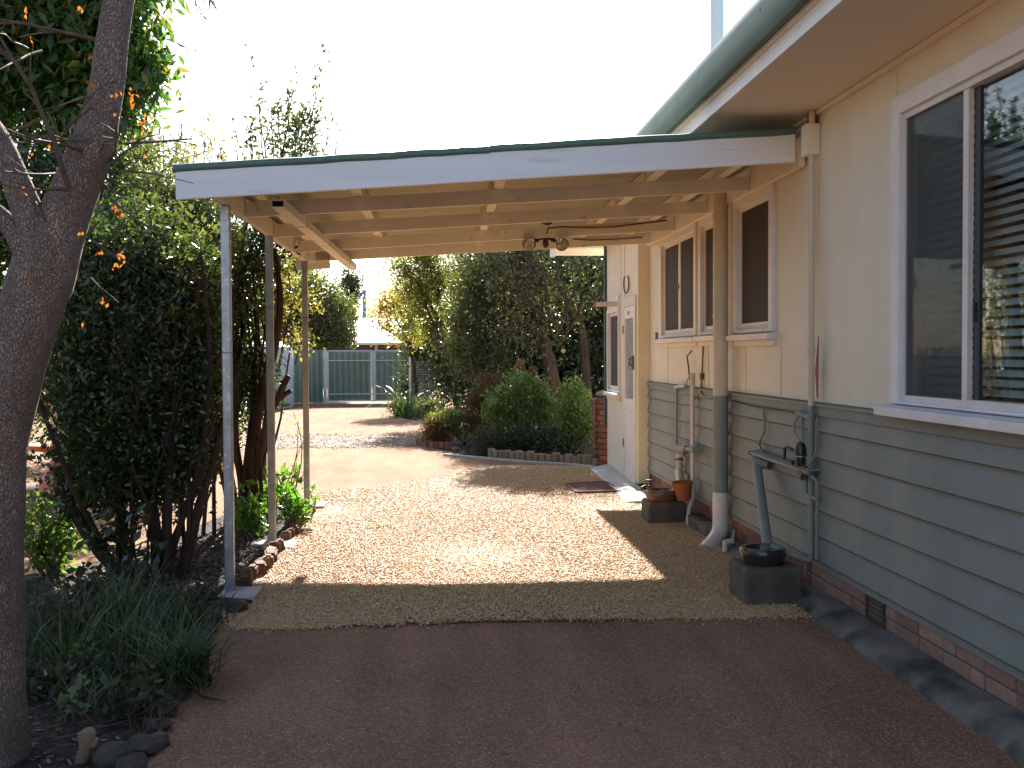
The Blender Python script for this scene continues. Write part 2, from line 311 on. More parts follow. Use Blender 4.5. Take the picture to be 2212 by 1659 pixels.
# ------------------------------------------------------------------ mesh helpers
class MB:
    def __init__(s): s.v = []; s.f = []
    def add(s, vs, fs):
        o = len(s.v); s.v += [tuple(p) for p in vs]; s.f += [tuple(i + o for i in f) for f in fs]; return s
    def box(s, a, b):
        x0, y0, z0 = a; x1, y1, z1 = b
        return s.add([(x0, y0, z0), (x1, y0, z0), (x1, y1, z0), (x0, y1, z0), (x0, y0, z1), (x1, y0, z1), (x1, y1, z1), (x0, y1, z1)],
                     [(0, 3, 2, 1), (4, 5, 6, 7), (0, 1, 5, 4), (1, 2, 6, 5), (2, 3, 7, 6), (3, 0, 4, 7)])
    def hexa(s, b4, t4):
        return s.add(list(b4) + list(t4), [(0, 3, 2, 1), (4, 5, 6, 7), (0, 1, 5, 4), (1, 2, 6, 5), (2, 3, 7, 6), (3, 0, 4, 7)])
    def bar(s, p, q, w, h, upv=(0, 0, 1)):
        p, q = Vector(p), Vector(q); d = (q - p).normalized(); u = Vector(upv)
        r = d.cross(u)
        if r.length < 1e-4: r = d.cross(Vector((1, 0, 0)))
        r.normalize(); u = r.cross(d)
        r *= w / 2; u *= h / 2
        return s.hexa([p - r - u, p + r - u, q + r - u, q - r - u], [p - r + u, p + r + u, q + r + u, q - r + u])
    def tube(s, pts, rad, n=8, cap=True):
        pts = [Vector(p) for p in pts]
        if not hasattr(rad, '__len__'): rad = [rad] * len(pts)
        vs = []; fs = []; prev = None
        for i, p in enumerate(pts):
            a = pts[max(0, i - 1)]; b = pts[min(len(pts) - 1, i + 1)]
            d = (b - a).normalized()
            if prev is None:
                r = d.cross(Vector((0.31, 0.17, 0.93)))
                if r.length < .1: r = d.cross(Vector((1, 0, 0)))
            else: r = prev - d * prev.dot(d)
            r.normalize(); prev = r; u = d.cross(r)
            for k in range(n):
                t = 2 * math.pi * k / n
                vs.append(p + (r * math.cos(t) + u * math.sin(t)) * rad[i])
        for i in range(len(pts) - 1):
            for k in range(n):
                fs.append((i * n + k, i * n + (k + 1) % n, (i + 1) * n + (k + 1) % n, (i + 1) * n + k))
        if cap:
            fs.append(tuple(reversed(range(n)))); fs.append(tuple((len(pts) - 1) * n + k for k in range(n)))
        return s.add(vs, fs)
    def lathe(s, c, prof, n=24, sx=1, sy=1, close=False):
        c = Vector(c); vs = []; fs = []
        for r, z in prof:
            for k in range(n):
                t = 2 * math.pi * k / n
                vs.append((c.x + r * math.cos(t) * sx, c.y + r * math.sin(t) * sy, c.z + z))
        for i in range(len(prof) - 1):
            for k in range(n):
                fs.append((i * n + k, i * n + (k + 1) % n, (i + 1) * n + (k + 1) % n, (i + 1) * n + k))
        if close:
            fs.append(tuple(reversed(range(n)))); fs.append(tuple((len(prof) - 1) * n + k for k in range(n)))
        return s.add(vs, fs)
    def blob(s, c, rx, ry, rz, seed=0, amp=.18, sub=2):
        bm = bmesh.new(); bmesh.ops.create_icosphere(bm, subdivisions=sub, radius=1)
        rr = random.Random(seed); ph = [rr.uniform(0, 6) for _ in range(6)]
        vs = []
        for v in bm.verts:
            k = 1 + amp * (math.sin(v.co.x * 3 + ph[0]) * math.sin(v.co.y * 3 + ph[1]) + .6 * math.sin(v.co.z * 5 + ph[2]) * math.sin(v.co.x * 5 + ph[3])) + rr.uniform(-.05, .05)
            vs.append((c[0] + v.co.x * rx * k, c[1] + v.co.y * ry * k, c[2] + v.co.z * rz * k))
        fs = [tuple(v.index for v in f.verts) for f in bm.faces]
        bm.free(); return s.add(vs, fs)
    def build(s, name, mat, parent=None, smooth=False, kind=None, label=None, bevel=0.0):
        o = Vector((0, 0, 0)) if parent is None else wloc(parent)
        me = bpy.data.meshes.new(name)
        me.from_pydata([(a - o.x, b - o.y, c - o.z) for a, b, c in s.v], [], s.f)
        me.materials.append(mat)
        if smooth:
            me.polygons.foreach_set('use_smooth', [True] * len(me.polygons))
            try: me.set_sharp_from_angle(angle=math.radians(40))
            except Exception: pass
        ob = bpy.data.objects.new(name, me); COL.objects.link(ob)
        if parent is not None: ob.parent = parent
        if kind: ob['kind'] = kind
        if label: ob['label'] = label
        if bevel:
            bv = ob.modifiers.new('bevel', 'BEVEL'); bv.width = bevel; bv.segments = 2; bv.limit_method = 'ANGLE'
        return ob
def wloc(o):
    l = Vector(o.location)
    while o.parent: o = o.parent; l += Vector(o.location)
    return l
def tag(o, label, cat, group=None, kind=None):
    o['label'] = label; o['category'] = cat
    if group: o['group'] = group
    if kind: o['kind'] = kind
    return o
def thing(name, label, cat, loc=(0, 0, 0), group=None):
    o = bpy.data.objects.new(name, None); COL.objects.link(o); o.location = loc; o.empty_display_size = .1
    return tag(o, label, cat, group)
def piece(name, mesh, loc, parent, rot=None, scale=None):
    """One of many alike pieces sharing mesh data; loc in world space."""
    ob = bpy.data.objects.new(name, mesh); COL.objects.link(ob); ob.parent = parent
    ob.location = Vector(loc) - (wloc(parent) if parent else Vector((0, 0, 0)))
    if rot: ob.rotation_euler = rot
    if scale: ob.scale = scale
    return ob
def boxmesh(name, sx, sy, sz, mat, bev=.006):
    bm = bmesh.new(); bmesh.ops.create_cube(bm, size=1)
    for v in bm.verts: v.co = Vector((v.co.x * sx, v.co.y * sy, v.co.z * sz))
    if bev: bmesh.ops.bevel(bm, geom=bm.edges[:], offset=bev, segments=1, affect='EDGES')
    me = bpy.data.meshes.new(name); bm.to_mesh(me); bm.free(); me.materials.append(mat); return me
def npmesh(name, V, F, mat, parent=None, kind=None, smooth=False):
    """mesh object from numpy arrays (F: Nx3 or Nx4)."""
    o = Vector((0, 0, 0)) if parent is None else wloc(parent)
    V = np.asarray(V, dtype=np.float32) - np.array(o, dtype=np.float32)
    k = F.shape[1]; me = bpy.data.meshes.new(name)
    me.vertices.add(len(V)); me.vertices.foreach_set('co', V.ravel())
    me.loops.add(F.size); me.loops.foreach_set('vertex_index', F.astype(np.int32).ravel())
    me.polygons.add(len(F)); me.polygons.foreach_set('loop_start', np.arange(0, F.size, k, dtype=np.int32))
    try: me.polygons.foreach_set('loop_total', np.full(len(F), k, dtype=np.int32))
    except Exception: pass
    me.update(calc_edges=True); me.validate()
    me.materials.append(mat)
    ob = bpy.data.objects.new(name, me); COL.objects.link(ob)
    if parent is not None: ob.parent = parent
    if kind: ob['kind'] = kind
    return ob

def resample(tr, sub=4):
    out = []
    for i in range(len(tr) - 1):
        p0 = np.array(tr[max(0, i - 1)]); p1 = np.array(tr[i]); p2 = np.array(tr[i + 1]); p3 = np.array(tr[min(len(tr) - 1, i + 2)])
        for s in range(sub):
            u = s / sub; out.append(.5 * (2 * p1 + (p2 - p0) * u + (2 * p0 - 5 * p1 + 4 * p2 - p3) * u * u + (3 * p1 - p0 - 3 * p2 + p3) * u ** 3))
    out.append(np.array(tr[-1])); return out
def lumpy(mb, tr, n=20, amp=.05, seed=1):
    q = resample(tr); o = len(mb.v); mb.tube([p[:3] for p in q], [p[3] for p in q], n)
    r_ = random.Random(seed); ph = [r_.uniform(0, 6) for _ in range(4)]
    for i, p in enumerate(q):
        for k in range(n):
            v = Vector(mb.v[o + i * n + k]); c = Vector(p[:3]); th = 2 * math.pi * k / n
            f = 1 + amp * (math.sin(3 * th + ph[0] + p[2] * 3) * .6 + math.sin(5 * th + p[2] * 9 + ph[1]) * .5 + math.sin(p[2] * 14 + ph[2] + 2 * th) * .5) + r_.uniform(-.025, .025)
            mb.v[o + i * n + k] = tuple(c + (v - c) * f)
# ---- leaves
def norm(a): return a / np.maximum(1e-6, np.linalg.norm(a, axis=1, keepdims=True))
def leafgeo(P, size, aspect=.45, bias=(0, 0, 0), spread=1.0, jit=.5, fold=.18):
    n = len(P)
    d = norm(RNG.normal(size=(n, 3)) * spread + np.array(bias))
    r = norm(np.cross(d, RNG.normal(size=(n, 3)))); u = np.cross(d, r)
    L = (size * (1 + RNG.uniform(-jit, jit, n)))[:, None]; W = L * aspect * .5
    b = P; t = P + d * L - u * L * .12; m = P + d * L * .48
    l = m - r * W + u * W * fold; q = m + r * W + u * W * fold
    V = np.stack([b, q, t, l], 1).reshape(-1, 3)
    i = np.arange(n)[:, None] * 4
    F = np.concatenate([i + [0, 1, 2], i + [0, 2, 3]], 1).reshape(-1, 3)
    return V, F
def clump_points(blobs, n, k, sig, shell=.45):
    """n leaf positions gathered in k clumps spread through ellipsoids (cx,cy,cz,rx,ry,rz)."""
    B = np.array(blobs, dtype=float); vol = B[:, 3] * B[:, 4] * B[:, 5]; vol = vol ** .8
    c = RNG.choice(len(B), k, p=vol / vol.sum())
    d = norm(RNG.normal(size=(k, 3))); rad = RNG.uniform(0, 1, k) ** shell
    C = B[c, :3] + d * rad[:, None] * B[c, 3:6]
    w = RNG.uniform(.3, 1.7, k); j = RNG.choice(k, n, p=w / w.sum())
    s = np.array(sig) if hasattr(sig, '__len__') else np.array([sig] * 3)
    return C[j] + RNG.normal(size=(n, 3)) * s, C
def crown(name, blobs, n, k, sig, size, mat, parent, aspect=.45, bias=(0, 0, 0), spread=1.0, shell=.45, zmin=.02, clip=None):
    P, C = clump_points(blobs, n, k, sig, shell)
    P = P[P[:, 2] > zmin]
    if clip is not None: P = P[clip(P)]
    V, F = leafgeo(P, size, aspect, bias, spread)
    V[:, 2] = np.maximum(V[:, 2], .006)
    return npmesh(name, V, F, mat, parent), C
def limb(mb, p0, p1, r0, r1, bend=.1, seg=5, n=6, rr=random):
    p0, p1 = Vector(p0), Vector(p1); L = (p1 - p0).length
    a = Vector((rr.uniform(-1, 1), rr.uniform(-1, 1), rr.uniform(-.5, .5))) * L * bend
    pts = [p0.lerp(p1, t / seg) + a * math.sin(math.pi * t / seg) + Vector((rr.uniform(-1, 1), rr.uniform(-1, 1), 0)) * L * .012 * (0 < t < seg) for t in range(seg + 1)]
    mb.tube(pts, [r0 + (r1 - r0) * t / seg for t in range(seg + 1)], n)
    return pts
def twigs(mb, base, d, L, r, depth, rr, n=4):
    """recursive bare twigs."""
    d = Vector(d).normalized(); end = Vector(base) + d * L
    pts = limb(mb, base, end, r, r * .5, .12, 4, n, rr)
    if depth > 0:
        for _ in range(rr.choice((2, 3))):
            k = rr.randint(1, 4)
            nd = d + Vector((rr.uniform(-1, 1), rr.uniform(-1, 1), rr.uniform(-.5, .8))) * .8
            twigs(mb, pts[k], nd, L * rr.uniform(.4, .7), r * .5, depth - 1, rr, max(3, n - 1))
def blades(P, L, W, lean=.5, curve=.7, segs=4):
    """strappy leaves rooted at P."""
    n = len(P); az = RNG.uniform(0, 2 * np.pi, n); h = np.stack([np.cos(az), np.sin(az), np.zeros(n)], 1)
    ln = L * RNG.uniform(.55, 1.15, n); le = lean * RNG.uniform(.1, 1.3, n); cu = curve * RNG.uniform(.3, 1.3, n)
    side = np.stack([-np.sin(az), np.cos(az), np.zeros(n)], 1)
    rows = []; pos = P.copy(); ang = le.copy()
    for s in range(segs + 1):
        w = W * (1 - (s / segs) ** 1.7 * .95) * .5
        rows.append(pos - side * w); rows.append(pos + side * w)
        st = (ln / segs)[:, None]
        pos = pos + (h * np.sin(ang)[:, None] + np.array([0, 0, 1]) * np.cos(ang)[:, None]) * st
        ang = ang + cu / segs * 1.6
    V = np.stack(rows, 1).reshape(-1, 3); m = 2 * (segs + 1)
    i = np.arange(n)[:, None] * m
    F = np.concatenate([i + [2 * s, 2 * s + 1, 2 * s + 3, 2 * s + 2] for s in range(segs)], 1).reshape(-1, 4)
    V[:, 2] = np.maximum(V[:, 2], .008)
    return V, F

def scatter(name, pts, mat, smin, smax, parent=None):
    """thousands of small stones: geometry-node instances of a lumpy stone on a point mesh."""
    me = bpy.data.meshes.new(name); pts = np.asarray(pts, dtype=np.float32)
    me.vertices.add(len(pts)); me.vertices.foreach_set('co', pts.ravel()); me.update()
    me.materials.append(mat)
    ob = bpy.data.objects.new(name, me); COL.objects.link(ob)
    ng = bpy.data.node_groups.new(name, 'GeometryNodeTree')
    ng.interface.new_socket('Geometry', in_out='INPUT', socket_type='NodeSocketGeometry')
    ng.interface.new_socket('Geometry', in_out='OUTPUT', socket_type='NodeSocketGeometry')
    N, L = ng.nodes, ng.links
    gi = N.new('NodeGroupInput'); go = N.new('NodeGroupOutput')
    ico = N.new('GeometryNodeMeshIcoSphere'); ico.inputs['Subdivisions'].default_value = 1; ico.inputs['Radius'].default_value = 1
    sm = N.new('GeometryNodeSetMaterial'); sm.inputs['Material'].default_value = mat
    ip = N.new('GeometryNodeInstanceOnPoints')
    rr = N.new('FunctionNodeRandomValue'); rr.data_type = 'FLOAT_VECTOR'; rr.inputs[0].default_value = (-.6, -.6, 0); rr.inputs[1].default_value = (.6, .6, 6.28)
    rs = N.new('FunctionNodeRandomValue'); rs.data_type = 'FLOAT_VECTOR'; rs.inputs[0].default_value = smin; rs.inputs[1].default_value = smax; rs.inputs['Seed'].default_value = 3
    L.new(ico.outputs[0], sm.inputs[0]); L.new(gi.outputs[0], ip.inputs['Points']); L.new(sm.outputs[0], ip.inputs['Instance'])
    L.new(rr.outputs[0], ip.inputs['Rotation']); L.new(rs.outputs[0], ip.inputs['Scale']); L.new(ip.outputs[0], go.inputs[0])
    md = ob.modifiers.new('stones', 'NODES'); md.node_group = ng
    if parent: ob.parent = parent
    return ob
def inpoly(P, poly):
    x, y = P[:, 0], P[:, 1]; r = np.zeros(len(P), bool); n = len(poly)
    for i in range(n):
        x0, y0 = poly[i]; x1, y1 = poly[(i + 1) % n]
        c = ((y0 > y) != (y1 > y)) & (x < (x1 - x0) * (y - y0) / ((y1 - y0) or 1e-9) + x0)
        r ^= c
    return r
def polypts(poly, n):
    A = np.array(poly); lo, hi = A.min(0), A.max(0); P = RNG.uniform(lo, hi, (n, 2)); return P[inpoly(P, poly)]

# ================================================================== GROUND
def sheet(name, poly, z, mat):
    me = bpy.data.meshes.new(name); me.from_pydata([(x, y, z) for x, y in poly], [], [tuple(range(len(poly)))]); me.materials.append(mat)
    o = bpy.data.objects.new(name, me); COL.objects.link(o); o['kind'] = 'structure'; return o
g = sheet('ground', [(-400, -60), (400, -60), (400, 900), (-400, 900)], 0, REDG)
tag(g, 'red granite sand ground of the yard and driveway', 'ground', kind='structure')
drv = [(-9, 18.9), (-3.2, 18.6), (-2.2, 18.75), (-1.5, 18.7), (-.8, 19.0), (-.2, 19.1), (.1, 20.5), (-.6, 21.3), (-1.6, 21.0), (-2.6, 21.6), (-4, 21.3), (-9, 21.8)]
d = sheet('driveway', drv, .004, DRIVE); tag(d, 'pale gravel driveway stretch in front of the green steel gates', 'driveway', kind='structure')
bed = [(-1.16, 3.2), (-1.17, 4.2), (-1.26, 5.1), (-1.34, 6.1), (-1.36, 6.7), (-1.33, 7.6), (-1.31, 8.5), (-1.32, 9.8), (-1.36, 11.2), (-1.7, 11.7), (-2.1, 11.2), (-2.35, 9.6), (-2.7, 8.3), (-3.4, 7.6), (-6, 7.3), (-6, 3.2)]
b_ = sheet('garden_bed', bed, .008, SOIL); tag(b_, 'dark mulched garden bed left of the gravel', 'garden bed', kind='structure')
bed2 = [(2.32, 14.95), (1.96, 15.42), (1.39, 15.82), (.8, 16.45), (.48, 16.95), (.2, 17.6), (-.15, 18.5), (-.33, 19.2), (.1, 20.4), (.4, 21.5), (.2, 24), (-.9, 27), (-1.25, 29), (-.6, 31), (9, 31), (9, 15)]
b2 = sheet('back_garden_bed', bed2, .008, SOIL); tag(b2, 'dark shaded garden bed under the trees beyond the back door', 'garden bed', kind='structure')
def wobble(poly, step=.10, amp=.018):
    out = []; r_ = random.Random(4)
    for i in range(len(poly)):
        a = Vector((*poly[i], 0)); b = Vector((*poly[(i + 1) % len(poly)], 0)); n = max(1, int((b - a).length / step))
        for k in range(n): p = a.lerp(b, k / n); out.append((p.x + r_.gauss(0, amp), p.y + r_.gauss(0, amp)))
    return out
grav = [(-1.22, 6.28), (-.68, 6.26), (.136, 6.33), (.97, 6.31), (1.6, 6.27), (2.22, 6.26), (2.27, 8.4), (2.36, 9), (2.40, 12.2), (2.1, 12.2), (2.09, 14.2), (2.16, 14.9), (1.6, 15.2), (1.0, 15.2), (.39, 14.5), (-.05, 13.73), (-.5, 13.05), (-1.03, 12.66), (-1.55, 12.5), (-1.62, 11.9), (-1.34, 11.2), (-1.30, 9.8), (-1.29, 8.5), (-1.30, 7.4), (-1.34, 6.7)]
grav = wobble(grav)
gs = sheet('gravel_path', grav, .006, GRAVB); tag(gs, 'tan gravel floor under the carport', 'gravel floor', kind='structure')
P = polypts(grav, 300000)
# ragged edges: stones stray a little over the boundary
P = P + RNG.normal(size=P.shape) * np.where(RNG.uniform(size=(len(P), 1)) < .06, .11, .025)
P = P[(P[:, 0] < 2.4)]
hgt = .006 + RNG.uniform(0, .012, len(P)) + .010 * np.sin(P[:, 0] * 2.1 + 1) * np.sin(P[:, 1] * 1.3)
pk = scatter('gravel', np.column_stack([P, np.maximum(.004, hgt)]), PEB, (.004, .004, .003), (.0115, .010, .0065))
tag(pk, 'loose tan gravel stones spread under the carport', 'gravel', kind='stuff')
P = polypts(drv, 16000); P = P + RNG.normal(size=P.shape) * np.array([.25, .28])
pk2 = scatter('pale_gravel', np.column_stack([P, np.full(len(P), .008)]), PEB2, (.008, .008, .006), (.022, .02, .012))
tag(pk2, 'pale loose stones on the far driveway', 'gravel', kind='stuff')
P = polypts([(-1.1, 3.0), (2.3, 3.0), (2.3, 6.3), (-1.3, 6.3)], 16000)
grit = scatter('grit', np.column_stack([P, np.full(len(P), .001)]), pebblemat('granite_grit', [(.26, .14, .10), (.34, .22, .17), (.20, .11, .08), (.42, .34, .29)]), (.002, .002, .0015), (.0055, .005, .004))
tag(grit, 'coarse grit loose on the red granite ground in front', 'grit', kind='stuff')
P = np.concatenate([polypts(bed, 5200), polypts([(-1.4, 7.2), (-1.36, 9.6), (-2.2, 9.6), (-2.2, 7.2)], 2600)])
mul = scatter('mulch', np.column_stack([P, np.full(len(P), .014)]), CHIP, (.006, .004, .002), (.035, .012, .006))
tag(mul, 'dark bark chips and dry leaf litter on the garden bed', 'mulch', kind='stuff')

DB = []
for _ in range(46): DB.append((RNG.uniform(-1.0, 2.0), RNG.uniform(3.6, 6.2), .004))
V, F = leafgeo(np.array(DB), .028, .5, (0, 0, .1), 1.0); V[:, 2] = .004 + np.abs(V[:, 2]) * .25
db = npmesh('leaf_litter', V, F, leafmat('litter', [(.05, .035, .02), (.16, .10, .05), (.30, .24, .15), (.08, .09, .03)], .1, .6, .3)); tag(db, 'tiny dead leaves and bits strewn over the shaded red ground', 'leaf litter', kind='stuff')
# fallen pale leaves on the sunlit ground
LEAFLAB = ['pale leaf near the far edge of the gravel left of centre', 'pale leaf on the gravel right of the rear post footing', 'pale leaf in the middle of the gravel', 'pale leaf on the gravel close beside the rear post footing', 'pale leaf on the sunlit gravel below the doormat', 'pale leaf on the gravel between the rear and middle posts', 'pale leaf on the red ground before the log edging', 'pale leaf on the red ground just behind the rear post', 'pale leaf near the right shadow edge by the clay gully', 'pale leaf nearest the front shadow edge on the gravel',
           'pale leaf on red ground below the fountain', 'pale leaf on red ground under the hanging branch', 'pale leaf on red ground left of the hedge limb', 'pale leaf on red ground touching the hedge limb shadow', 'pale leaf on red ground closest to the fountain', 'pale leaf on red ground right of the sunlit bush', 'pale leaf on red ground behind the hedge stems', 'pale leaf on red ground furthest right behind the hedge stems']
lm = None
for i, (x, y) in enumerate([(905, 1058), (930, 1108), (1085, 1106), (855, 1122), (1232, 1192), (815, 1136), (1150, 1012), (720, 1046), (1440, 1170), (1010, 1240), (205, 1130), (240, 1192), (270, 1205), (300, 1212), (160, 1085), (225, 1205), (330, 1225), (380, 1235)]):
    p = pz(x, y, .022 if x > 660 else .01)
    if lm is None:
        V, F = leafgeo(np.zeros((1, 3)), .07, .5, (1, 0, 0), .01, 0); lm = bpy.data.meshes.new('fallen_leaf'); lm.from_pydata([tuple(v) for v in V], [], [tuple(f) for f in F]); lm.materials.append(LF_PALE)
    o = piece('fallen_leaf', lm, p + Vector((0, 0, .012)), None, (random.uniform(-.3, .3), random.uniform(-.3, .3), random.uniform(0, 6)), [random.uniform(.6, 1.3)] * 3)
    tag(o, LEAFLAB[i], 'leaf', 'fallen leaves on the gravel' if x > 660 else 'fallen leaves by the hedge')
p = pz(990, 1024, .01)
o = piece('fallen_leaf', lm.copy(), p + Vector((0, 0, .02)), None, (.2, .1, 1), (1.6, 1.6, 1.6)); o.data.materials[0] = LF_GOLD
tag(o, 'yellow leaf lying alone on the red driveway', 'leaf')

# ================================================================== HOUSE
WX = 2.45
house = thing('house', 'cream and sage green weatherboard house with deep eaves on the right', 'house', (WX, 8, 0))
ZC, ZS = 1.285, 3.156
# windows: outer frame y0,y1,z0,z1
W1 = (3.25, 5.56, 1.33, 2.95)
W2 = (7.60, 8.64, 1.76, 2.865)
W3 = (8.93, 9.80, 1.77, 2.855)
W4 = (9.90, 11.54, 1.77, 2.855)
# wall panels around the openings
def wpanel(y0, y1, z0, z1, X=WX, name='wall_panel', mat=CREAM): MB().box((X, y0, z0), (X + .09, y1, z1)).build(name, mat, house)
ys = [-5, W1[0], W1[1], 7.5, W2[0], W2[1], W3[0], W3[1], W4[0], W4[1], 12.33]
wpanel(-5, W1[0] + .05, ZC, ZS); wpanel(W1[0] + .05, W1[1] - .05, ZC, W1[2] + .05); wpanel(W1[0] + .05, W1[1] - .05, W1[3] - .05, ZS)
wpanel(W1[1] - .05, W2[0] + .05, ZC, ZS)
wpanel(W2[0] + .05, W4[1] - .05, ZC, 1.82); wpanel(W2[0] + .05, W4[1] - .05, 2.81, ZS)
wpanel(W2[1] - .05, W3[0] + .05, 1.82, 2.81); wpanel(W3[1] - .05, W4[0] + .05, 1.82, 2.81); wpanel(W4[1] - .05, 12.33, ZC, ZS)
for y, z0, z1 in [(5.573, W1[3], ZS), (7.49, ZC, 1.69), (8.37, ZC, 1.69), (9.54, ZC, 1.69), (11.25, ZC, 1.69), (12.28, ZC, ZS)]:
    MB().box((WX - .007, y - .02, z0), (WX, y + .02, z1 - .002)).build('cover_strip', CREAM, house)
MB().tube([(WX - .012, -5, ZS - .012), (WX - .012, 12.3, ZS - .012)], .018, 6).build('cornice', CREAM, house)
# weatherboards
LAPM = surf('brown_lap_shade_dirt', (.17, .125, .08), (.12, .09, .06), 9, .85, .15)
zl = [1.200, 1.115, .944, .775, .608, .442, .282]
for a, b in zip(zl[:-1], zl[1:]):
    for y0, y1 in ((-5, 4.09), (4.093, 12.23)):
        MB().hexa([(WX - .028, y0, b - .012), (WX + .03, y0, b - .012), (WX + .03, y1, b - .012), (WX - .028, y1, b - .012)],
                  [(WX - .006, y0, a), (WX + .03, y0, a), (WX + .03, y1, a), (WX - .006, y1, a)]).build('weatherboard', GREY_BOARD, house)
        MB().box((WX - .0305, y0 + .001, b - .0175), (WX + .02, y1 - .001, b - .0125)).build('lap_shade_dirt', LAPM, house)  # added strip: shadow and dirt line between boards put into brown colour
MB().box((WX - .024, -5, 1.200), (WX + .03, 12.24, 1.262)).build('cap_board', GREY_BOARD, house)
MB().hexa([(WX - .040, -5, 1.262), (WX + .03, -5, 1.262), (WX + .03, 12.24, 1.262), (WX - .040, 12.24, 1.262)],
          [(WX - .038, -5, 1.274), (WX + .03, -5, 1.286), (WX + .03, 12.24, 1.286), (WX - .038, 12.24, 1.274)]).build('cap_moulding', GREY_BOARD, house)
MB().box((WX - .018, -5, .222), (WX + .03, 12.24, .270)).build('bottom_board', GREY_BOARD, house)
# brick plinth with single bricks and an air vent
plinth = MB().box((WX + .008, -5, -.1), (WX + .10, 12.24, .222)).build('plinth', MORTAR, house)
bmA = [boxmesh('brick', .08, .252, .066, BRICK_P), boxmesh('brick', .08, .122, .066, BRICK_P), boxmesh('brick', .08, .252, .066, BRICK), boxmesh('brick', .08, .122, .066, BRICK)]
for c in range(3):
    z = .182 - .076 * c
    y = 2.9 + (.13 if c % 2 else 0)
    while y < 12.1:
        short = random.random() < .22
        L = .122 if short else .252
        if y + L > 12.22: break
        if not (c < 2 and y < 5.955 and y + L > 5.69):
            piece('brick', bmA[(1 if short else 0) + (2 if y > 6.8 else 0)], (WX + .04 + random.uniform(-.003, .003), y + L / 2, z), plinth, (0, 0, random.uniform(-.006, .006)))
        elif y + L / 2 < 5.70 and 5.69 - y > .06:
            piece('brick', bmA[1], (WX + .04, 5.69 - (5.69 - y) / 2 - .006, z), plinth, scale=(1, max(.1, (5.69 - y - .012) / .122), 1))
        elif y + L - 5.955 > .06 and y > 5.6:
            w = y + L - 5.965; piece('brick', bmA[1], (WX + .04, 5.965 + w / 2, z), plinth, scale=(1, w / .122, 1))
        y += L + .012
av = MB()
av.box((WX - .004, 5.70, .070), (WX + .03, 5.715, .216)); av.box((WX - .004, 5.93, .070), (WX + .03, 5.945, .216))
av.box((WX - .004, 5.715, .070), (WX + .03, 5.93, .084)); av.box((WX - .004, 5.715, .202), (WX + .03, 5.93, .216))
for k in range(6):
    for j in range(4): av.box((WX + .004, 5.722 + k * .035, .088 + j * .029), (WX + .02, 5.74 + k * .035, .100 + j * .029))
airv = av.build('air_vent', surf('rusty_brown', (.11, .055, .045), (.08, .04, .035), 20, .7), house)
MB().box((WX + .022, 5.716, .085), (WX + .03, 5.929, .2)).build('backing', HOLE, airv)
# rough concrete footing, swelling outward
ft = []; n = 170
for i in range(n + 1):
    y = -5 + (8.35 + 5) * i / n
    w = .012 * math.sin(y * 3.1) + .008 * math.sin(y * 7.7 + 1) + .008 * math.sin(y * 17) + .006 * math.sin(y * 41)
    xe = 2.235 + w * .6 + max(0, (y - 6.2)) * .01
    ft.append([(WX + .005, y, .072 + .006 * math.sin(y * 5)), (xe + .10, y, .064 + w * .3), (xe + .045, y, .045 + w * .3), (xe + .012, y, .018), (xe, y, -.05)])
vs = [p for r in ft for p in r]; m = 5
fs = [(i * m + k, i * m + k + 1, (i + 1) * m + k + 1, (i + 1) * m + k) for i in range(n) for k in range(m - 1)]
fo = MB().add(vs, fs); fo.box((2.30, 8.9, -.05), (2.449, 10.6, .105)); fo.box((2.34, 8.36, -.05), (2.449, 8.9, .07))
fo.build('footing', CONC, house, smooth=True)

# eave: soffit, fascia, gutter, roof
YE = 15.62
sf = MB()
for y0, y1 in ((-5.6, 4.9), (4.904, 9.3), (9.304, 13.7), (13.704, YE)): MB().box((1.80, y0, ZS), (WX + .08, y1, ZS + .012)).build('soffit_panel', SOFFIT, house)
MB().box((1.775, -5.6, ZS - .012), (1.80, YE, ZS + .075)).build('fascia', WHITE, house)
MB().box((1.755, -5.6, ZS + .076), (1.80, YE, ZS + .155)).build('fascia_board', CREAM_D, house)
gp = [(1.752, 3.44), (1.752, 3.255), (1.70, 3.245), (1.675, 3.27), (1.660, 3.33), (1.655, 3.40), (1.662, 3.437), (1.672, 3.44), (1.668, 3.40), (1.682, 3.28), (1.705, 3.256), (1.745, 3.262), (1.745, 3.44)]
mb = MB(); vs = [(x, y, z) for y in (-5.6, YE) for x, z in gp]; k = len(gp)
mb.add(vs, [(i, (i + 1) % k, k + (i + 1) % k, k + i) for i in range(k)] + [tuple(range(6)), tuple(range(k + 5, k - 1, -1))])
gut = mb.build('gutter', GUTTER, house, smooth=True)
for y in (9.6, 5.4, 3.2, 13): MB().tube([(1.67, y, 3.438), (1.66, y, 3.36), (1.70, y + .03, 3.252)], .006, 5).build('gutter_strap', GUTTER, gut)
MB().box((1.700, YE, 3.055), (2.45, YE + .03, 3.40)).build('barge_board', CREAM_D, house)
MB().box((1.655, YE - .05, 3.03), (1.72, YE + .06, 3.44)).build('gutter_end', WHITE, house)
MB().hexa([(1.70, -5.6, 3.405), (6.6, -5.6, 5.1), (6.6, YE, 5.1), (1.70, YE, 3.405)], [(1.70, -5.6, 3.44), (6.6, -5.6, 5.14), (6.6, YE, 5.14), (1.70, YE, 3.44)]).build('roof', ROOF_RED, house)
MB().hexa([(6.6, -5.6, 5.1), (11.5, -5.6, 3.405), (11.5, YE, 3.405), (6.6, YE, 5.1)], [(6.6, -5.6, 5.14), (11.5, -5.6, 3.44), (11.5, YE, 3.44), (6.6, YE, 5.14)]).build('roof', ROOF_RED, house)
MB().box((WX + .09, -5, -.05), (10.8, -4.9, ZS)).build('end_wall', CREAM, house)
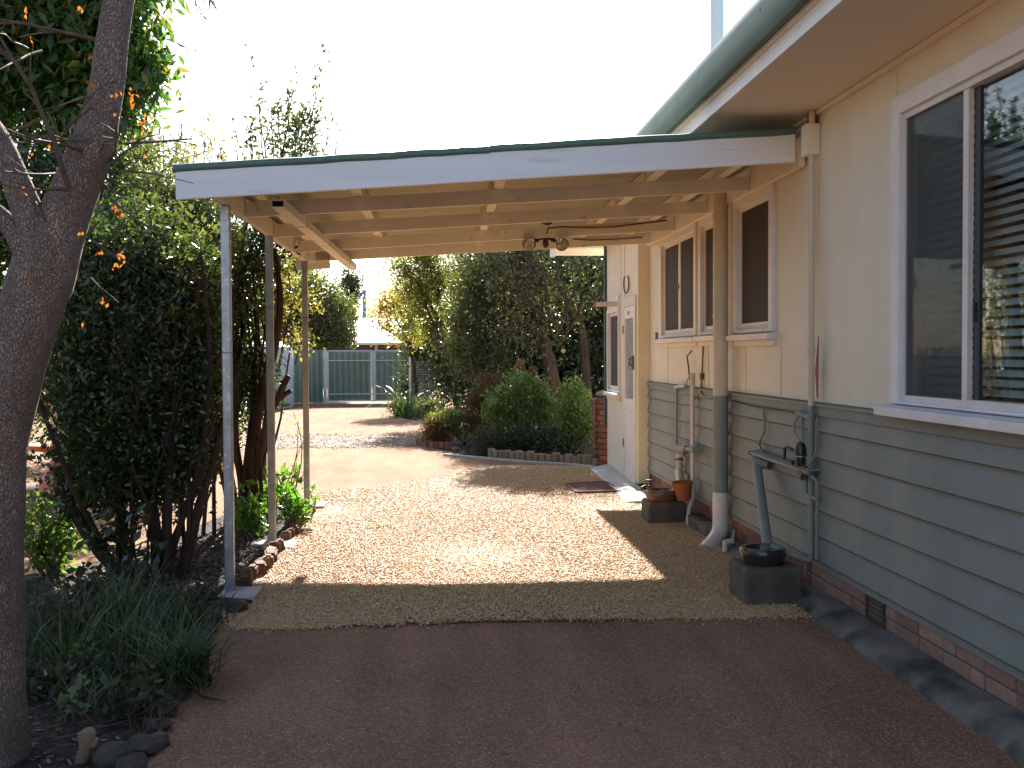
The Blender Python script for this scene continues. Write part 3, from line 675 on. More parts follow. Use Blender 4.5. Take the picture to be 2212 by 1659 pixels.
MB().box((2.34, 14.5, -.05), (10.8, 14.598, ZS + .2)).build('end_wall', CREAM, house)
MB().box((10.7, -4.9, -.05), (10.8, 14.5, ZS)).build('side_wall', CREAM, house)
MB().box((WX + .08, -4.9, ZS + .002), (10.7, 14.5, ZS + .03)).build('ceiling', ROOM_DARK, house)

# ---- timber windows
def winframe(y0, y1, z0, z1, fw_=.085, X=WX, sill=True, sashes=1, screen=SCREEN, cat='window'):
    w = MB()
    xo = X - .032
    w.box((xo, y0, z0), (X + .06, y0 + fw_, z1)); w.box((xo, y1 - fw_, z0), (X + .06, y1, z1))
    w.box((xo, y0 + fw_, z1 - fw_), (X + .06, y1 - fw_, z1)); w.box((xo, y0 + fw_, z0), (X + .06, y1 - fw_, z0 + .03))
    win = w.build('window', WHITE, house, bevel=.006)
    iy0, iy1, iz0, iz1 = y0 + fw_, y1 - fw_, z0 + .03, z1 - fw_
    n = sashes; dw = (iy1 - iy0) / n
    for k in range(n):
        a, b = iy0 + k * dw + .003, iy0 + (k + 1) * dw - .003; s = .04; sx = X + .004
        q = MB(); q.box((sx, a, iz0), (sx + .03, a + s, iz1)); q.box((sx, b - s, iz0), (sx + .03, b, iz1)); q.box((sx, a + s, iz0), (sx + .03, b - s, iz0 + .05)); q.box((sx, a + s, iz1 - s), (sx + .03, b - s, iz1))
        q.build('sash', WHITE, win)
        MB().box((sx + .012, a + s, iz0 + .05), (sx + .018, b - s, iz1 - s)).build('fly_screen', screen, win)
        MB().box((sx - .012, a + s * .2, (iz0 + iz1) / 2 - .02), (sx + .0, a + s * .75, (iz0 + iz1) / 2 + .03)).build('latch', BRASS, win)
    if sill:
        MB().hexa([(X - .075, y0 - .03, z0 - .055), (X + .02, y0 - .03, z0 - .055), (X + .02, y1 + .03, z0 - .055), (X - .075, y1 + .03, z0 - .055)],
                  [(X - .078, y0 - .03, z0 - .012), (X + .02, y0 - .03, z0 - .001), (X + .02, y1 + .03, z0 - .001), (X - .078, y1 + .03, z0 - .012)]).build('sill', WHITE, win)
        MB().box((X - .03, y0 - .02, z0 - .10), (X + .0, y1 + .02, z0 - .056)).build('apron', CREAM, win)
    return win
winframe(*W2); winframe(*W3); winframe(*W4, sashes=2)
# dark gap and conduit between the two far windows
MB().box((WX - .012, 9.815, 1.72), (WX + .0, 9.885, 2.86)).build('mullion_board', CREAM_D, house)

# ---- large aluminium sliding window
w = MB(); y0, y1, z0, z1 = W1; f_ = .10
w.box((WX - .035, y1 - f_, z0), (WX + .07, y1, z1)); w.box((WX - .035, y0, z0), (WX + .07, y0 + f_, z1)); w.box((WX - .035, y0 + f_, z1 - f_), (WX + .07, y1 - f_, z1)); w.box((WX - .035, y0 + f_, z0), (WX + .07, y1 - f_, z0 + .015))
w1 = w.build('window', WHITE, house, bevel=.006)
MB().hexa([(WX - .10, y0 - .05, z0 - .065), (WX + .02, y0 - .05, z0 - .065), (WX + .02, y1 + .05, z0 - .065), (WX - .10, y1 + .05, z0 - .065)],
          [(WX - .105, y0 - .05, z0 - .018), (WX + .02, y0 - .05, z0 - .002), (WX + .02, y1 + .05, z0 - .002), (WX - .105, y1 + .05, z0 - .018)]).build('sill', WHITE, w1, bevel=.004)
iy0, iy1, iz0, iz1 = y0 + f_, y1 - f_, z0 + .015, z1 - f_
ym = 4.78
a = MB(); s = .032
a.box((WX - .012, iy1 - s, iz0), (WX + .05, iy1, iz1)); a.box((WX - .012, iy0, iz0), (WX + .05, iy0 + s, iz1)); a.box((WX - .012, iy0 + s, iz1 - s), (WX + .05, iy1 - s, iz1)); a.box((WX - .012, iy0 + s, iz0), (WX + .05, iy1 - s, iz0 + s))
fr = a.build('window_frame', ALU, w1)
MB().box((WX - .004, ym, iz0 + s), (WX + .022, ym + .05, iz1 - s)).build('mullion', ALU, w1)
MB().box((WX + .024, ym - .05, iz0 + s), (WX + .045, ym - .005, iz1 - s)).build('sash_stile', surf('bronze_frame', (.06, .07, .075), None, rough=.4), w1)
MB().box((WX + .008, ym + .05, iz0 + s), (WX + .012, iy1 - s, iz1 - s)).build('pane', GLASS, w1)
MB().box((WX + .032, iy0 + s, iz0 + s), (WX + .036, ym - .05, iz1 - s)).build('pane', GLASS, w1)
MB().box((WX + .015, ym - .035, 1.74), (WX + .026, ym - .015, 1.83)).build('latch', BLACK, w1)
MB().box((WX - .003, ym + .05, iz0 + s), (WX - .001, iy1 - s, iz1 - s)).build('fly_screen', SCREEN_G, w1)
bl = MB(); z = iz0 + s + .02
while z < iz1 - s:
    bl.hexa([(WX + .10, iy0, z), (WX + .103, iy0, z + .002), (WX + .103, iy1, z + .002), (WX + .10, iy1, z)], [(WX + .122, iy0, z + .030), (WX + .125, iy0, z + .032), (WX + .125, iy1, z + .032), (WX + .122, iy1, z + .030)]); z += .046
bl.build('blind', BLINDM, w1, kind='stuff')
MB().box((WX + .30, y0, iz0 - .2), (WX + .32, 5.7, iz1 + .2)).build('dark_room_sheet', ROOM_DARK, w1)  # dark sheet standing in for the unlit room's shade behind the blind

# ---- rear door wall, set forward
DX = 2.33
MB().box((DX - .012, 12.245, .09), (WX - .002, 12.345, ZS - .002)).build('corner_board', CREAM, house)
def dpanel(y0, y1, z0, z1): MB().box((DX, y0, z0), (DX + .08, y1, z1)).build('wall_panel', CREAM, house)
dpanel(12.346, 13.21, 2.30, ZS); dpanel(13.21, 14.6, 2.19, ZS); dpanel(13.21, 13.53, .06, 2.19); dpanel(13.53, 14.6, .06, 1.09); dpanel(14.44, 14.6, 1.09, 2.19)
for y in (13.21, 13.47): MB().box((DX - .008, y - .02, 2.31), (DX, y + .02, ZS)).build('cover_strip', CREAM, house)
winframe(13.50, 14.45, 1.10, 2.20, .055, DX)
w = MB(); w.box((DX - .03, 12.346, .1), (DX + .05, 12.40, 2.29)); w.box((DX - .03, 13.13, .1), (DX + .05, 13.20, 2.29)); w.box((DX - .03, 12.40, 2.18), (DX + .05, 13.13, 2.29)); w.box((DX - .02, 12.40, .06), (DX + .05, 13.13, .10))
door = w.build('door', CREAM, house)
dl = MB(); a0, a1 = 12.405, 13.125
dl.box((DX - .028, a0, .105), (DX - .002, a0 + .075, 2.175)); dl.box((DX - .028, a1 - .075, .105), (DX - .002, a1, 2.175)); dl.box((DX - .028, a0 + .075, 2.03), (DX - .002, a1 - .075, 2.175)); dl.box((DX - .024, a0 + .075, .105), (DX - .002, a1 - .075, .98)); dl.box((DX - .028, a0 + .075, .98), (DX - .002, a1 - .075, 1.06))
dl.build('door_leaf', DOORW, door)
gr = MB(); gy0, gy1, gz0, gz1 = a0 + .075, a1 - .075, 1.06, 2.03
pit = .114
for sgn in (1, -1):
    k = -22
    while k < 28:
        c = gy0 + k * pit
        # line y = c + sgn*(z-gz0)*.55 clipped to the opening
        zz = [gz0, gz1]; pts = []
        for t in np.linspace(0, 1, 400):
            z_ = gz0 + t * (gz1 - gz0); y_ = c + sgn * (z_ - gz0) * 2.0
            if gy0 <= y_ <= gy1: pts.append((DX - .018 - .004 * sgn, y_, z_))
        if len(pts) > 1: gr.bar(pts[0], pts[-1], .010, .006, (1, 0, 0))
        k += 1
gr.build('grille', DOORW, door)
MB().box((DX - .006, gy0, gz0), (DX - .003, gy1, gz1)).build('fly_screen', surf('pale_fly_screen', (.05, .045, .042), None, rough=.8), door)
MB().box((DX - .05, a0 + .01, 1.42), (DX - .028, a0 + .11, 1.58)).build('lock_case', BRASS, door)
hb = MB(); hb.tube([(DX - .05, a0 + .06, 1.46), (DX - .075, a0 + .06, 1.47), (DX - .075, a0 + .06, 1.55), (DX - .05, a0 + .06, 1.56)], .008, 6); hb.build('handle', BRASS, door)
for z in (.45, 1.85): MB().box((DX - .04, a1 - .004, z), (DX - .028, a1 + .02, z + .10)).build('hinge', BRASS, door)
for k in range(11): MB().box((DX - .0275, a1 - .078, .2 + k * .07), (DX - .0255, a1 - .066, .235 + k * .07)).build('vent_slot', HOLE, door)
MB().box((DX - .0310, 12.72, 2.075), (DX - .0281, 12.83, 2.12)).build('badge', surf('grey_badge', (.20, .20, .19), None), door)
# teal edge strip at the far corner
MB().box((2.295, 14.602, .6), (2.328, 14.66, ZS - .01)).build('corner_strip', surf('teal_trim', (.055, .095, .105), (.045, .08, .085), 4, .5), house)
# doorstep
st = MB().hexa([(1.98, 11.25, -.03), (2.325, 11.10, -.03), (2.325, 14.55, -.03), (2.06, 14.55, -.03)], [(2.0, 11.26, .022), (2.322, 11.11, .062), (2.322, 14.55, .085), (2.08, 14.55, .04)]).build('doorstep', CONC_L, None, bevel=.01)
tag(st, 'pale concrete step along the back door with dappled sun on it', 'doorstep')

# ---- things on and beside the house wall
t = thing('horseshoe', 'rusty horseshoe hung upright on the wall above the door', 'horseshoe', (DX, 12.78, 2.55))
c = px(1359, 612, DX)
MB().tube([(DX - .035 - .022 * math.sin(a_), c.y + .05 * math.sin(a_), c.z - .12 * math.cos(a_)) for a_ in np.linspace(-2.4, 2.4, 16)], .009, 6).build('shoe', surf('rusty_iron', (.20, .13, .06), (.12, .08, .04), 20, .6), t)
t = thing('wall_bracket', 'cream tube bracket sticking out from the wall beside the door', 'bracket', px(1330, 655, DX))
p0 = px(1338, 656, DX); p1 = py(1285, 658, p0.y + .05)
MB().tube([(DX, p0.y, p0.z), p1], .032, 10).build('tube', PIPE_CREAM, t, smooth=True)
MB().tube([p1 + Vector((-.012, 0, 0)), p1 + Vector((.005, 0, 0))], .036, 10).build('end_cap', BRASS, t)
MB().box((DX - .03, p0.y - .07, p0.z - .07), (DX, p0.y + .07, p0.z + .10)).build('mount', WHITE, t)
p = px(1419, 726, WX)
t = thing('door_bell', 'small dark square plate with button on cream wall beside the window', 'doorbell', p)
MB().box((WX - .012, p.y - .055, p.z - .04), (WX, p.y + .055, p.z + .04)).build('plate', BLACK, t); MB().box((WX - .018, p.y - .025, p.z - .02), (WX - .012, p.y + .025, p.z + .02)).build('button', GALV_D, t)
# reddish rag/strip hanging by the grey pipe
p = px(1768, 800, 2.40)
rg = MB().hexa([(2.405, p.y + .045, p.z - .18), (2.41, p.y + .045, p.z - .18), (2.41, p.y + .03, p.z - .18), (2.405, p.y + .03, p.z - .18)], [(2.405, p.y + .075, p.z + .0), (2.41, p.y + .075, p.z + .0), (2.41, p.y + .02, p.z + .22), (2.405, p.y + .02, p.z + .22)]).build('rag', surf('faded_red', (.30, .12, .11), None, rough=.9)); tag(rg, 'faded red strip of cloth hanging behind the grey pipe', 'rag')

# big downpipe
t = thing('downpipe', 'thick round downpipe painted cream and sage with bare white elbow', 'downpipe', (2.35, 8.75, 0))
XD, YD, RD = 2.352, 8.75, .063
MB().tube([(XD, YD, 1.25), (XD, YD, 2.93)], RD, 24).build('upper_pipe', PIPE_CREAM, t, smooth=True)
MB().tube([(XD, YD, .44), (XD, YD, 1.25)], RD + .0005, 24).build('middle_pipe', GREY_PIPE, t, smooth=True, label='sage green painted middle length')
MB().tube([(XD, YD, .385), (XD, YD, .44)], RD + .002, 24).build('collar', PVC, t, smooth=True)
MB().tube([(XD, YD, .16), (XD, YD, .383)], RD + .004, 24).build('bare_pipe', PVC, t, smooth=True)
MB().tube([(XD, YD, .158), (XD - .004, YD - .005, .12), (XD - .03, YD - .03, .075), (XD - .085, YD - .09, .03), (XD - .15, YD - .16, -.005), (XD - .17, YD - .18, -.02)], RD + .006, 24).build('elbow', PVC, t, smooth=True)
for z in (1.9, .9): MB().tube([(XD + .0, YD, z), (XD, YD, z + .03)], RD + .003, 24).build('bracket', PIPE_CREAM if z > 1.3 else GREY_PIPE, t)
# thin conduit right behind the downpipe
p = px(1580, 600, 2.41)
t = thing('conduit', 'narrow cream conduit on the wall just right of the downpipe', 'conduit', (2.41, p.y, 1.6))
MB().tube([(2.415, p.y, 1.72), (2.415, p.y, 2.86)], .016, 8).build('tube', PIPE_CREAM, t, smooth=True); MB().box((2.40, p.y - .03, 1.66), (2.449, p.y + .03, 1.76)).build('box', CREAM, t)

# white thin pipe with valve fitting
t = thing('water_pipe', 'thin white pipe up the wall bending at its foot behind the clay gully', 'pipe', (2.39, 9.87, 0))
x_ = 2.385
MB().tube([(2.30, 9.70, -.03), (2.305, 9.72, .08), (2.335, 9.80, .15), (x_, 9.87, .24), (x_, 9.872, .34), (x_, 9.874, 1.36)], .019, 10).build('riser', PVC, t, smooth=True)
MB().tube([(x_, 9.874, 1.30), (x_, 9.874, 1.42)], .026, 8).build('coupling', PIPE_CREAM, t)
c0 = px(1490, 820, x_); MB().tube([c0, px(1487, 790, 2.40), px(1484, 770, 2.41), px(1494, 757, 2.44)], .008, 6).build('pigtail', BRASS, t)
MB().box((2.40, 9.85, 1.17), (2.43, 9.90, 1.20)).build('clip', GALV_D, t)
t = thing('gas_fitting', 'sage cylindrical fitting crossing the thin white pipe', 'pipe fitting', (2.36, 10, .69))
MB().tube([(2.345, 10.42, .655), (2.35, 9.98, .69)], .034, 12).build('cylinder', GREY_PIPE, t, smooth=True)
MB().tube([(2.352, 9.98, .69), (2.355, 9.58, .722)], .024, 12).build('stub_pipe', GREY_PIPE, t, smooth=True)
MB().tube([(2.33, 9.96, .66), (2.29, 9.93, .64)], .022, 8).build('plug', GALV_D, t); MB().tube([(2.355, 9.585, .722), (2.355, 9.555, .724)], .05, 12).build('flange', GREY_PIPE, t)
t = thing('waste_pipe', 'slim drain pipe dropping from the sage boards into the terracotta pot', 'pipe', (2.40, 10.64, .6))
MB().tube([(2.41, 10.64, 1.25), (2.405, 10.645, .68)], .012, 8).build('upper_pipe', GREY_PIPE, t, smooth=True)
MB().tube([(2.38, 10.40, .62), (2.37, 10.36, .44)], .034, 10).build('trap', PIPE_CREAM, t, smooth=True); MB().tube([(2.37, 10.36, .44), (2.31, 10.02, .26)], .042, 10).build('lower_pipe', PIPE_CREAM, t, smooth=True)
for z in (.56, .5): MB().tube([(2.378, 10.39, z), (2.376, 10.385, z - .02)], .042, 10).build('collar', BRASS, t)
q = px(1458, 838, 2.39); MB().bar((2.40, q.y + .02, q.z + .005), px(1480, 833, 2.39), .03, .03).build('bracket', GALV, t)
MB().tube([px(1480, 833, 2.39), px(1483, 822, 2.40), px(1490, 812, 2.42), px(1497, 808, 2.44)], .008, 6).build('pigtail', PIPE_CREAM, t)
t = thing('copper_cable', 'thin brown tube running down the cream wall left of the downpipe', 'cable', px(1517, 745, 2.43))
MB().tube([px(1515, 742, 2.44), px(1519, 750, 2.43), px(1517, 800, 2.43), px(1515, 830, 2.43), px(1516, 850, 2.42), px(1521, 857, 2.42), px(1541, 860, 2.42)], .009, 6).build('tube', BRASS, t); MB().tube([px(1516, 806, 2.43), px(1516, 820, 2.43)], .02, 8).build('joint', BRASS, t)
# clay gully + pots
def gully(name, label, cx, cy, w, dpt, h, ring_r, ring_h, rm, cm):
    t = thing(name, label, 'drain gully', (cx, cy, 0))
    MB().box((cx - w / 2, cy - dpt / 2, -.02), (cx + w / 2, cy + dpt / 2, h)).build('block', cm, t, bevel=.025)
    k = ring_r
    cx -= .02
    MB().lathe((cx, cy, h), [(k * .70, -.02), (k * .70, ring_h * .9), (k * .74, ring_h), (k * .95, ring_h), (k, ring_h * .85), (k * 1.0, ring_h * .55), (k * .9, 0), (k * .88, -.02)], 28).build('ring', rm, t, smooth=True)
    MB().lathe((cx, cy, h + .003), [(0.001, 0), (k * .7, 0)], 20).build('hole', HOLE, t)
    return t
gully('drain_gully', 'square concrete drain gully with brown clay ring beside the terracotta pot', 2.14, 10.03, .36, .38, .205, .155, .10, CLAY, CONC_D)
gully('drain_gully', 'dark concrete drain gully with black glazed ring below the wall taps', 2.12, 6.78, .38, .40, .235, .150, .105, BLACKGLAZE, CONC_D)
t = thing('flower_pot', 'small terracotta pot tilted between the clay gully and wall', 'flower pot', (2.30, 9.86, .22))
pp = MB(); pp.lathe((2.30, 9.86, .225), [(.001, 0), (.062, 0), (.088, .14), (.096, .14), (.100, .175), (.088, .175), (.082, .14), (.058, .01), (.001, .01)], 20)
o = pp.build('pot', TERRA, t, smooth=True); o.rotation_euler = (.05, -.12, 0)
# garden tap
tp = px(1390, 1045, 2.22)
t = thing('garden_tap', 'brass garden tap on a short pipe at the corner of the step', 'tap', (2.22, 11.25, 0))
MB().tube([(2.24, 11.2, -.02), (2.24, 11.2, .20)], .013, 8).build('standpipe', BRASS, t); MB().tube([(2.24, 11.2, .18), (2.19, 11.15, .20), (2.14, 11.12, .185), (2.135, 11.11, .15)], .014, 8).build('spout', BRASS, t)
MB().bar((2.20, 11.2, .255), (2.28, 11.2, .255), .014, .012).build('handle', BRASS, t); MB().tube([(2.24, 11.2, .2), (2.24, 11.2, .255)], .007, 6).build('spindle', BRASS, t)
# grey waste stack by the big window
t = thing('vent_pipe', 'grey and cream wall pipe running from the eave box down to the gully', 'pipe', (2.41, 6.7, 0))
yv = 6.72; xv = 2.40
MB().tube([(xv, yv, 1.26), (xv, yv, 3.15)], .020, 12).build('upper_pipe', PIPE_CREAM, t, smooth=True)
MB().tube([(xv, yv - .01, .28), (xv, yv, 1.26)], .020, 12).build('lower_pipe', GREY_PIPE, t, smooth=True, label='grey painted lower length')
MB().tube([(xv, yv - .01, .285), (2.385, yv - .012, .262), (2.34, yv, .27), (2.16, 6.80, .345)], .021, 12).build('outlet', GREY_PIPE, t, smooth=True)
MB().tube([(xv, yv, 1.60), (xv, yv, 1.645)], .026, 10).build('coupling', PIPE_CREAM, t); MB().tube([(xv, yv, 1.18), (xv, yv, 1.21)], .028, 10).build('clip', GREY_PIPE, t)
MB().box((2.355, 6.70, 2.87), (2.449, 6.80, 3.07)).build('cover_box', CREAM_D, t, bevel=.008); MB().box((2.385, 6.73, 3.07), (2.44, 6.77, 3.15)).build('connector', BRASS, t)
# second thin copper line beside it
t = thing('supply_pipe', 'slim grey supply pipe looping from the mixer valve down to the ground', 'pipe', (2.41, 6.75, 0))
A = lambda x, y, X=2.40: px(x, y, X)
MB().tube([A(1765, 900), A(1764, 960), A(1760, 985, 2.39), A(1750, 1001, 2.375), A(1742, 1006, 2.36)], .008, 6).build('upper_loop', GREY_PIPE, t)
MB().tube([A(1741, 1020, 2.37), A(1762, 1036, 2.38), A(1767, 1050, 2.39), A(1766, 1120, 2.40), A(1764, 1208, 2.40)], .011, 8).build('downfall', GREY_PIPE, t)
MB().tube([A(1741, 1025, 2.38), A(1742, 1062, 2.39), A(1746, 1070, 2.39), A(1764, 1079, 2.40)], .013, 8).build('bend', GREY_PIPE, t)
MB().tube([(2.37, 6.73, .27), (2.365, 6.73, .18), (2.35, 6.72, .15), (2.30, 6.66, .135), (2.285, 6.63, .11), (2.28, 6.62, -.03)], .009, 8).build('tail', GREY_PIPE, t, smooth=True)
# mixer valve
p = px(1726, 985, 2.36)
t = thing('mixer_valve', 'dark brass mixer valve with black bent lever on the sage boards', 'valve', (2.36, p.y, p.z))
MB().lathe((2.37, p.y, p.z - .045), [(.001, -.02), (.030, -.02), (.034, .0), (.032, .05), (.038, .055), (.038, .10), (.026, .13), (.001, .14)], 14).build('body', surf('dark_bronze', (.05, .04, .036), (.03, .025, .022), 9, .3, .5, metal=.3), t, smooth=True)
MB().lathe((2.37, p.y, p.z - .005), [(.0355, 0), (.0355, .008)], 14).build('band', GALV, t)
q = px(1700, 968, 2.33); MB().tube([(2.345, p.y + .02, p.z + .03), (2.33, p.y + .10, p.z + .045), (2.325, q.y + .0, p.z + .05), (2.325, q.y + .03, p.z + .035), (2.325, q.y + .035, p.z - .04)], .010, 8).build('lever', BLACK, t, smooth=True)
MB().tube([(2.37, p.y + .03, p.z - .045), (2.34, p.y + .07, p.z - .05)], .016, 8).build('side_tap', BLACK, t); MB().tube([(2.37, p.y, p.z - .06), (2.375, p.y, p.z - .16)], .018, 8).build('tail_pipe', GREY_PIPE, t); MB().tube([(2.37, p.y - .04, p.z - .05), (2.39, p.y - .09, p.z - .06)], .016, 8).build('outlet', BLACK, t)
# tee and cables above
t = thing('pipe_tee', 'small grey tee and drop pipe fixed under the sage cap board', 'pipe fitting', px(1735, 897, 2.42))
MB().tube([px(1722, 892, 2.40), px(1748, 900, 2.40)], .018, 8).build('tee', GREY_PIPE, t); MB().tube([px(1733, 900, 2.40), px(1733, 958, 2.38)], .011, 8).build('drop_pipe', GREY_PIPE, t)
MB().tube([px(1724, 902, 2.40), px(1716, 912, 2.40), px(1716, 935, 2.40), px(1728, 952, 2.39), px(1730, 962, 2.38)], .007, 6).build('pigtail', GREY_PIPE, t)
t = thing('hose_tail', 'thin grey curved tail hanging from cap board to the slanted shelf pipe', 'pipe', px(1640, 900, 2.42))
MB().tube([px(1650, 877, 2.42), px(1650, 900, 2.415), px(1652, 930, 2.41), px(1642, 950, 2.40), px(1640, 962, 2.40), px(1646, 975, 2.39), px(1652, 982, 2.38)], .009, 6).build('tube', GREY_PIPE, t, smooth=True)
t = thing('electric_line', 'thin dark line clipped under the cap board along the sage wall', 'cable', (2.42, 8, 1.19))
MB().tube([(2.415, 8.6, 1.212), (2.414, 8.0, 1.196), (2.414, 7.4, 1.200), (2.414, 6.9, 1.196)], .006, 5).build('line', BLACK, t)
# slanted shelf pipe (open channel) and diagonal drain
a, b = px(1622, 978, 2.35), px(1745, 1022, 2.35)
t = thing('channel_pipe', 'horizontal grey channel pipe fixed to the wall below the mixer valve', 'pipe', a)
MB().tube([a, b], .013, 10).build('tube', GREY_PIPE, t, smooth=True); MB().tube([a + Vector((0, .015, 0)), a + Vector((0, .002, 0))], .018, 10).build('end_cap', BLACK, t)
MB().hexa([a + Vector((.01, 0, .012)), a + Vector((.09, 0, .012)), b + Vector((.09, 0, .012)), b + Vector((.01, 0, .012))], [a + Vector((.01, 0, .02)), a + Vector((.09, 0, .026)), b + Vector((.09, 0, .026)), b + Vector((.01, 0, .02))]).build('shelf', GREY_PIPE, t)
MB().tube([px(1728, 1022, 2.34), px(1736, 1030, 2.34)], .024, 8).build('joint', BRASS, t)
p0 = px(1634, 1000, 2.34)
t = thing('drain_pipe', 'slanting grey drain pipe running down into the black gully ring', 'pipe', p0)
MB().tube([p0, (2.17, 6.86, .25)], .035, 14).build('tube', GREY_PIPE, t, smooth=True); MB().tube([p0 + Vector((-.005, .05, .01)), p0 + Vector((.02, -.04, .0)), p0 + Vector((.07, -.09, -.005))], .038, 12).build('elbow', GREY_PIPE, t, smooth=True)
# small elbow at the foot of downpipe
t = thing('drain_elbow', 'small white plastic elbow stub standing in the gravel by the downpipe', 'pipe', pz(1566, 1197))
q = pz(1566, 1197); MB().tube([q + Vector((0, 0, -.02)), q + Vector((0, 0, .085))], .022, 10).build('riser', PVC, t, smooth=True); MB().tube([q + Vector((-.01, 0, .09)), q + Vector((.07, .02, .10))], .024, 10).build('elbow', PVC, t, smooth=True); MB().tube([q + Vector((.07, .02, .10)), (2.41, q.y + .20, .15)], .016, 8).build('feed', GREY_PIPE, t)
# doormat
mv = [pz(1222, 1045, .03), pz(1245, 1063, .03), pz(1348, 1060, .03), pz(1306, 1040, .03)]
t = thing('doormat', 'worn red and grey doormat lying on the gravel beside the step', 'doormat', (1.8, 12.5, 0))
mb = MB().hexa([v + Vector((0, 0, -.012)) for v in mv], mv); mb.build('mat', MATM, t)
for i in range(4): MB().bar(mv[i] + Vector((0, 0, .002)), mv[(i + 1) % 4] + Vector((0, 0, .002)), .03, .012).build('border', MATE, t)
# flue behind the gutter
t = thing('flue_pipe', 'tall pale flue pipe rising behind the green gutter', 'flue', (2.15, 8.2, 3.55))
fp = py(1549, 60, 8.2); MB().tube([(fp.x + .0, 8.2, 3.4), (fp.x, 8.2, 5.6)], .052, 20).build('flue', surf('pale_blue_white', (.82, .85, .88), (.76, .80, .84), 3, .4), t, smooth=True); MB().tube([(fp.x, 8.2, 5.6), (fp.x, 8.2, 5.75)], .09, 16).build('cowl', GALV, t)

# ================================================================== CARPORT
cp = thing('carport', 'open lean-to carport with white front board and three steel posts', 'carport', (.4, 9.3, 0))
SL = .0663
zb = lambda x: 2.60 + SL * (x + 1.36)
fy0, fy1 = 6.895, 6.935
MB().hexa([(-1.65, fy0, 2.590), (2.352, fy0, 2.858), (2.352, fy1, 2.858), (-1.65, fy1, 2.590)], [(-1.65, fy0, 2.79), (2.352, fy0, 3.045), (2.352, fy1, 3.045), (-1.65, fy1, 2.79)]).build('front_board', FASCIA_W, cp, bevel=.004)
# corrugated sheets, corrugations running down the fall
zr = lambda x: zb(x) + .197
def roofsheet(ya, yb):
    yy = np.arange(ya, yb, .0095); xs = np.array([-1.64, 2.42])
    xl = [-1.64, 2.42]; V = []
    for y in yy:
        u = (y - 6.9) / .076 * 2 * math.pi
        for x in xl: V.append((x, y, zr(x) + .008 + .008 * math.sin(u)))
    F = np.array([(2 * i, 2 * i + 1, 2 * i + 3, 2 * i + 2) for i in range(len(yy) - 1)])
    return npmesh('roof_sheet', np.array(V), F, ROOF_U, cp)
rear = lambda x: 11.62 + (x + 1.38) * .122
for ya in np.arange(6.905, 11.9, .762): roofsheet(ya, min(ya + .77, 12.02))
# rounded green capping along the front edge
mb = MB(); seg = 26; rr_ = random.Random(3)
pts = [(-1.665 + (2.35 + 1.665) * i / seg, 6.905, zr(-1.665 + 4.015 * i / seg) + .012 + rr_.uniform(-.003, .003)) for i in range(seg + 1)]
mb.tube(pts[:14], .027, 10); mb.tube([(p[0], p[1], p[2] + .006) for p in pts[13:]], .027, 10)
mb.build('edge_capping', GREEN_TRIM, cp, smooth=True)
# rafters, purlins, beams
for yl, yr in ((7.80, 8.04), (9.11, 9.32), (10.43, 10.65), (11.47, 11.90)):
    hh = .105 if yl < 11 else .196
    MB().hexa([(-1.375, yl, zb(-1.375)), (2.385, yr, zb(2.385)), (2.385, yr + .045, zb(2.385)), (-1.375, yl + .045, zb(-1.375))],
              [(-1.375, yl, zb(-1.375) + hh), (2.385, yr, zb(2.385) + hh), (2.385, yr + .045, zb(2.385) + hh), (-1.375, yl + .045, zb(-1.375) + hh)]).build('rafter', CREAM_D, cp)
for x in (-1.24, -.57, .45, 1.60, 2.15):
    MB().box((x - .036, 6.937, zb(x) + .107), (x + .036, 11.465 + (x + 1.375) * .114, zb(x) + .190)).build('purlin', CREAM_D, cp)
MB().box((-1.425, 6.937, 2.600), (-1.378, 11.60, 2.74)).build('side_beam', CREAM_D, cp)
MB().box((2.388, 6.937, zb(2.39) - .01), (2.432, 12.1, zb(2.39) + .17)).build('ledger', CREAM_D, cp)
MB().bar((-1.50, 11.50, 2.56), (-1.15, 11.545, 2.585), .04, .10).build('rafter_cleat', CREAM_D, cp)
MB().box((-1.28, 11.455, 2.62), (-1.14, 11.468, 2.71)).build('joint_plate', GALV_D, cp)
for (x, y) in ((-1.402, 7.21), (-1.402, 9.03), (-1.402, 11.40)):
    s = .030
    pm = GALV if y < 8 else GALV_D
    po = MB().box((x - s, y - s, .03), (x + s, y + s, 2.60)).build('post', pm, cp, bevel=.006)
    pad = MB()
    pad.box((x - .05, y - .23, -.03), (x + .20, y + .11, .034))
    pd = pad.build('footing', CONC_L, po, bevel=.008); pd.rotation_euler = (0, 0, 0)
    if y > 8: MB().box((x - .17, y - .10, -.03), (x - .055, y + .10, .038)).build('footing', CONC_L, po, bevel=.008)
    MB().box((x - s - .002, y - s - .002, 2.0 if y > 8 else 1.62), (x + s + .002, y + s + .002, 2.008 if y > 8 else 1.625)).build('wire_tie', BRASS, po)
# loose length of rectangular pipe under the rafters
t = thing('rectangular_pipe', 'loose cream rectangular pipe tied lengthwise under the carport rafters', 'pipe', (-1, 9.3, 2.6))
a, b = Vector((-1.06, 7.22, 2.617)), Vector((-.925, 11.75, 2.567))
MB().bar(a, b, .088, .056).build('pipe', CREAM_D, t); dd = (b - a).normalized()
MB().bar(a - dd * .0015, a + dd * .001, .074, .044).build('open_end', HOLE, t); MB().bar(a + Vector((.0, -.004, .02)), a + Vector((0, .05, .032)), .07, .01).build('torn_lip', WHITE, t)
for k in (.22, .50, .86): q = a.lerp(b, k); MB().bar(q - dd * .006, q + dd * .006, .092, .060).build('strap', BRASS, t)
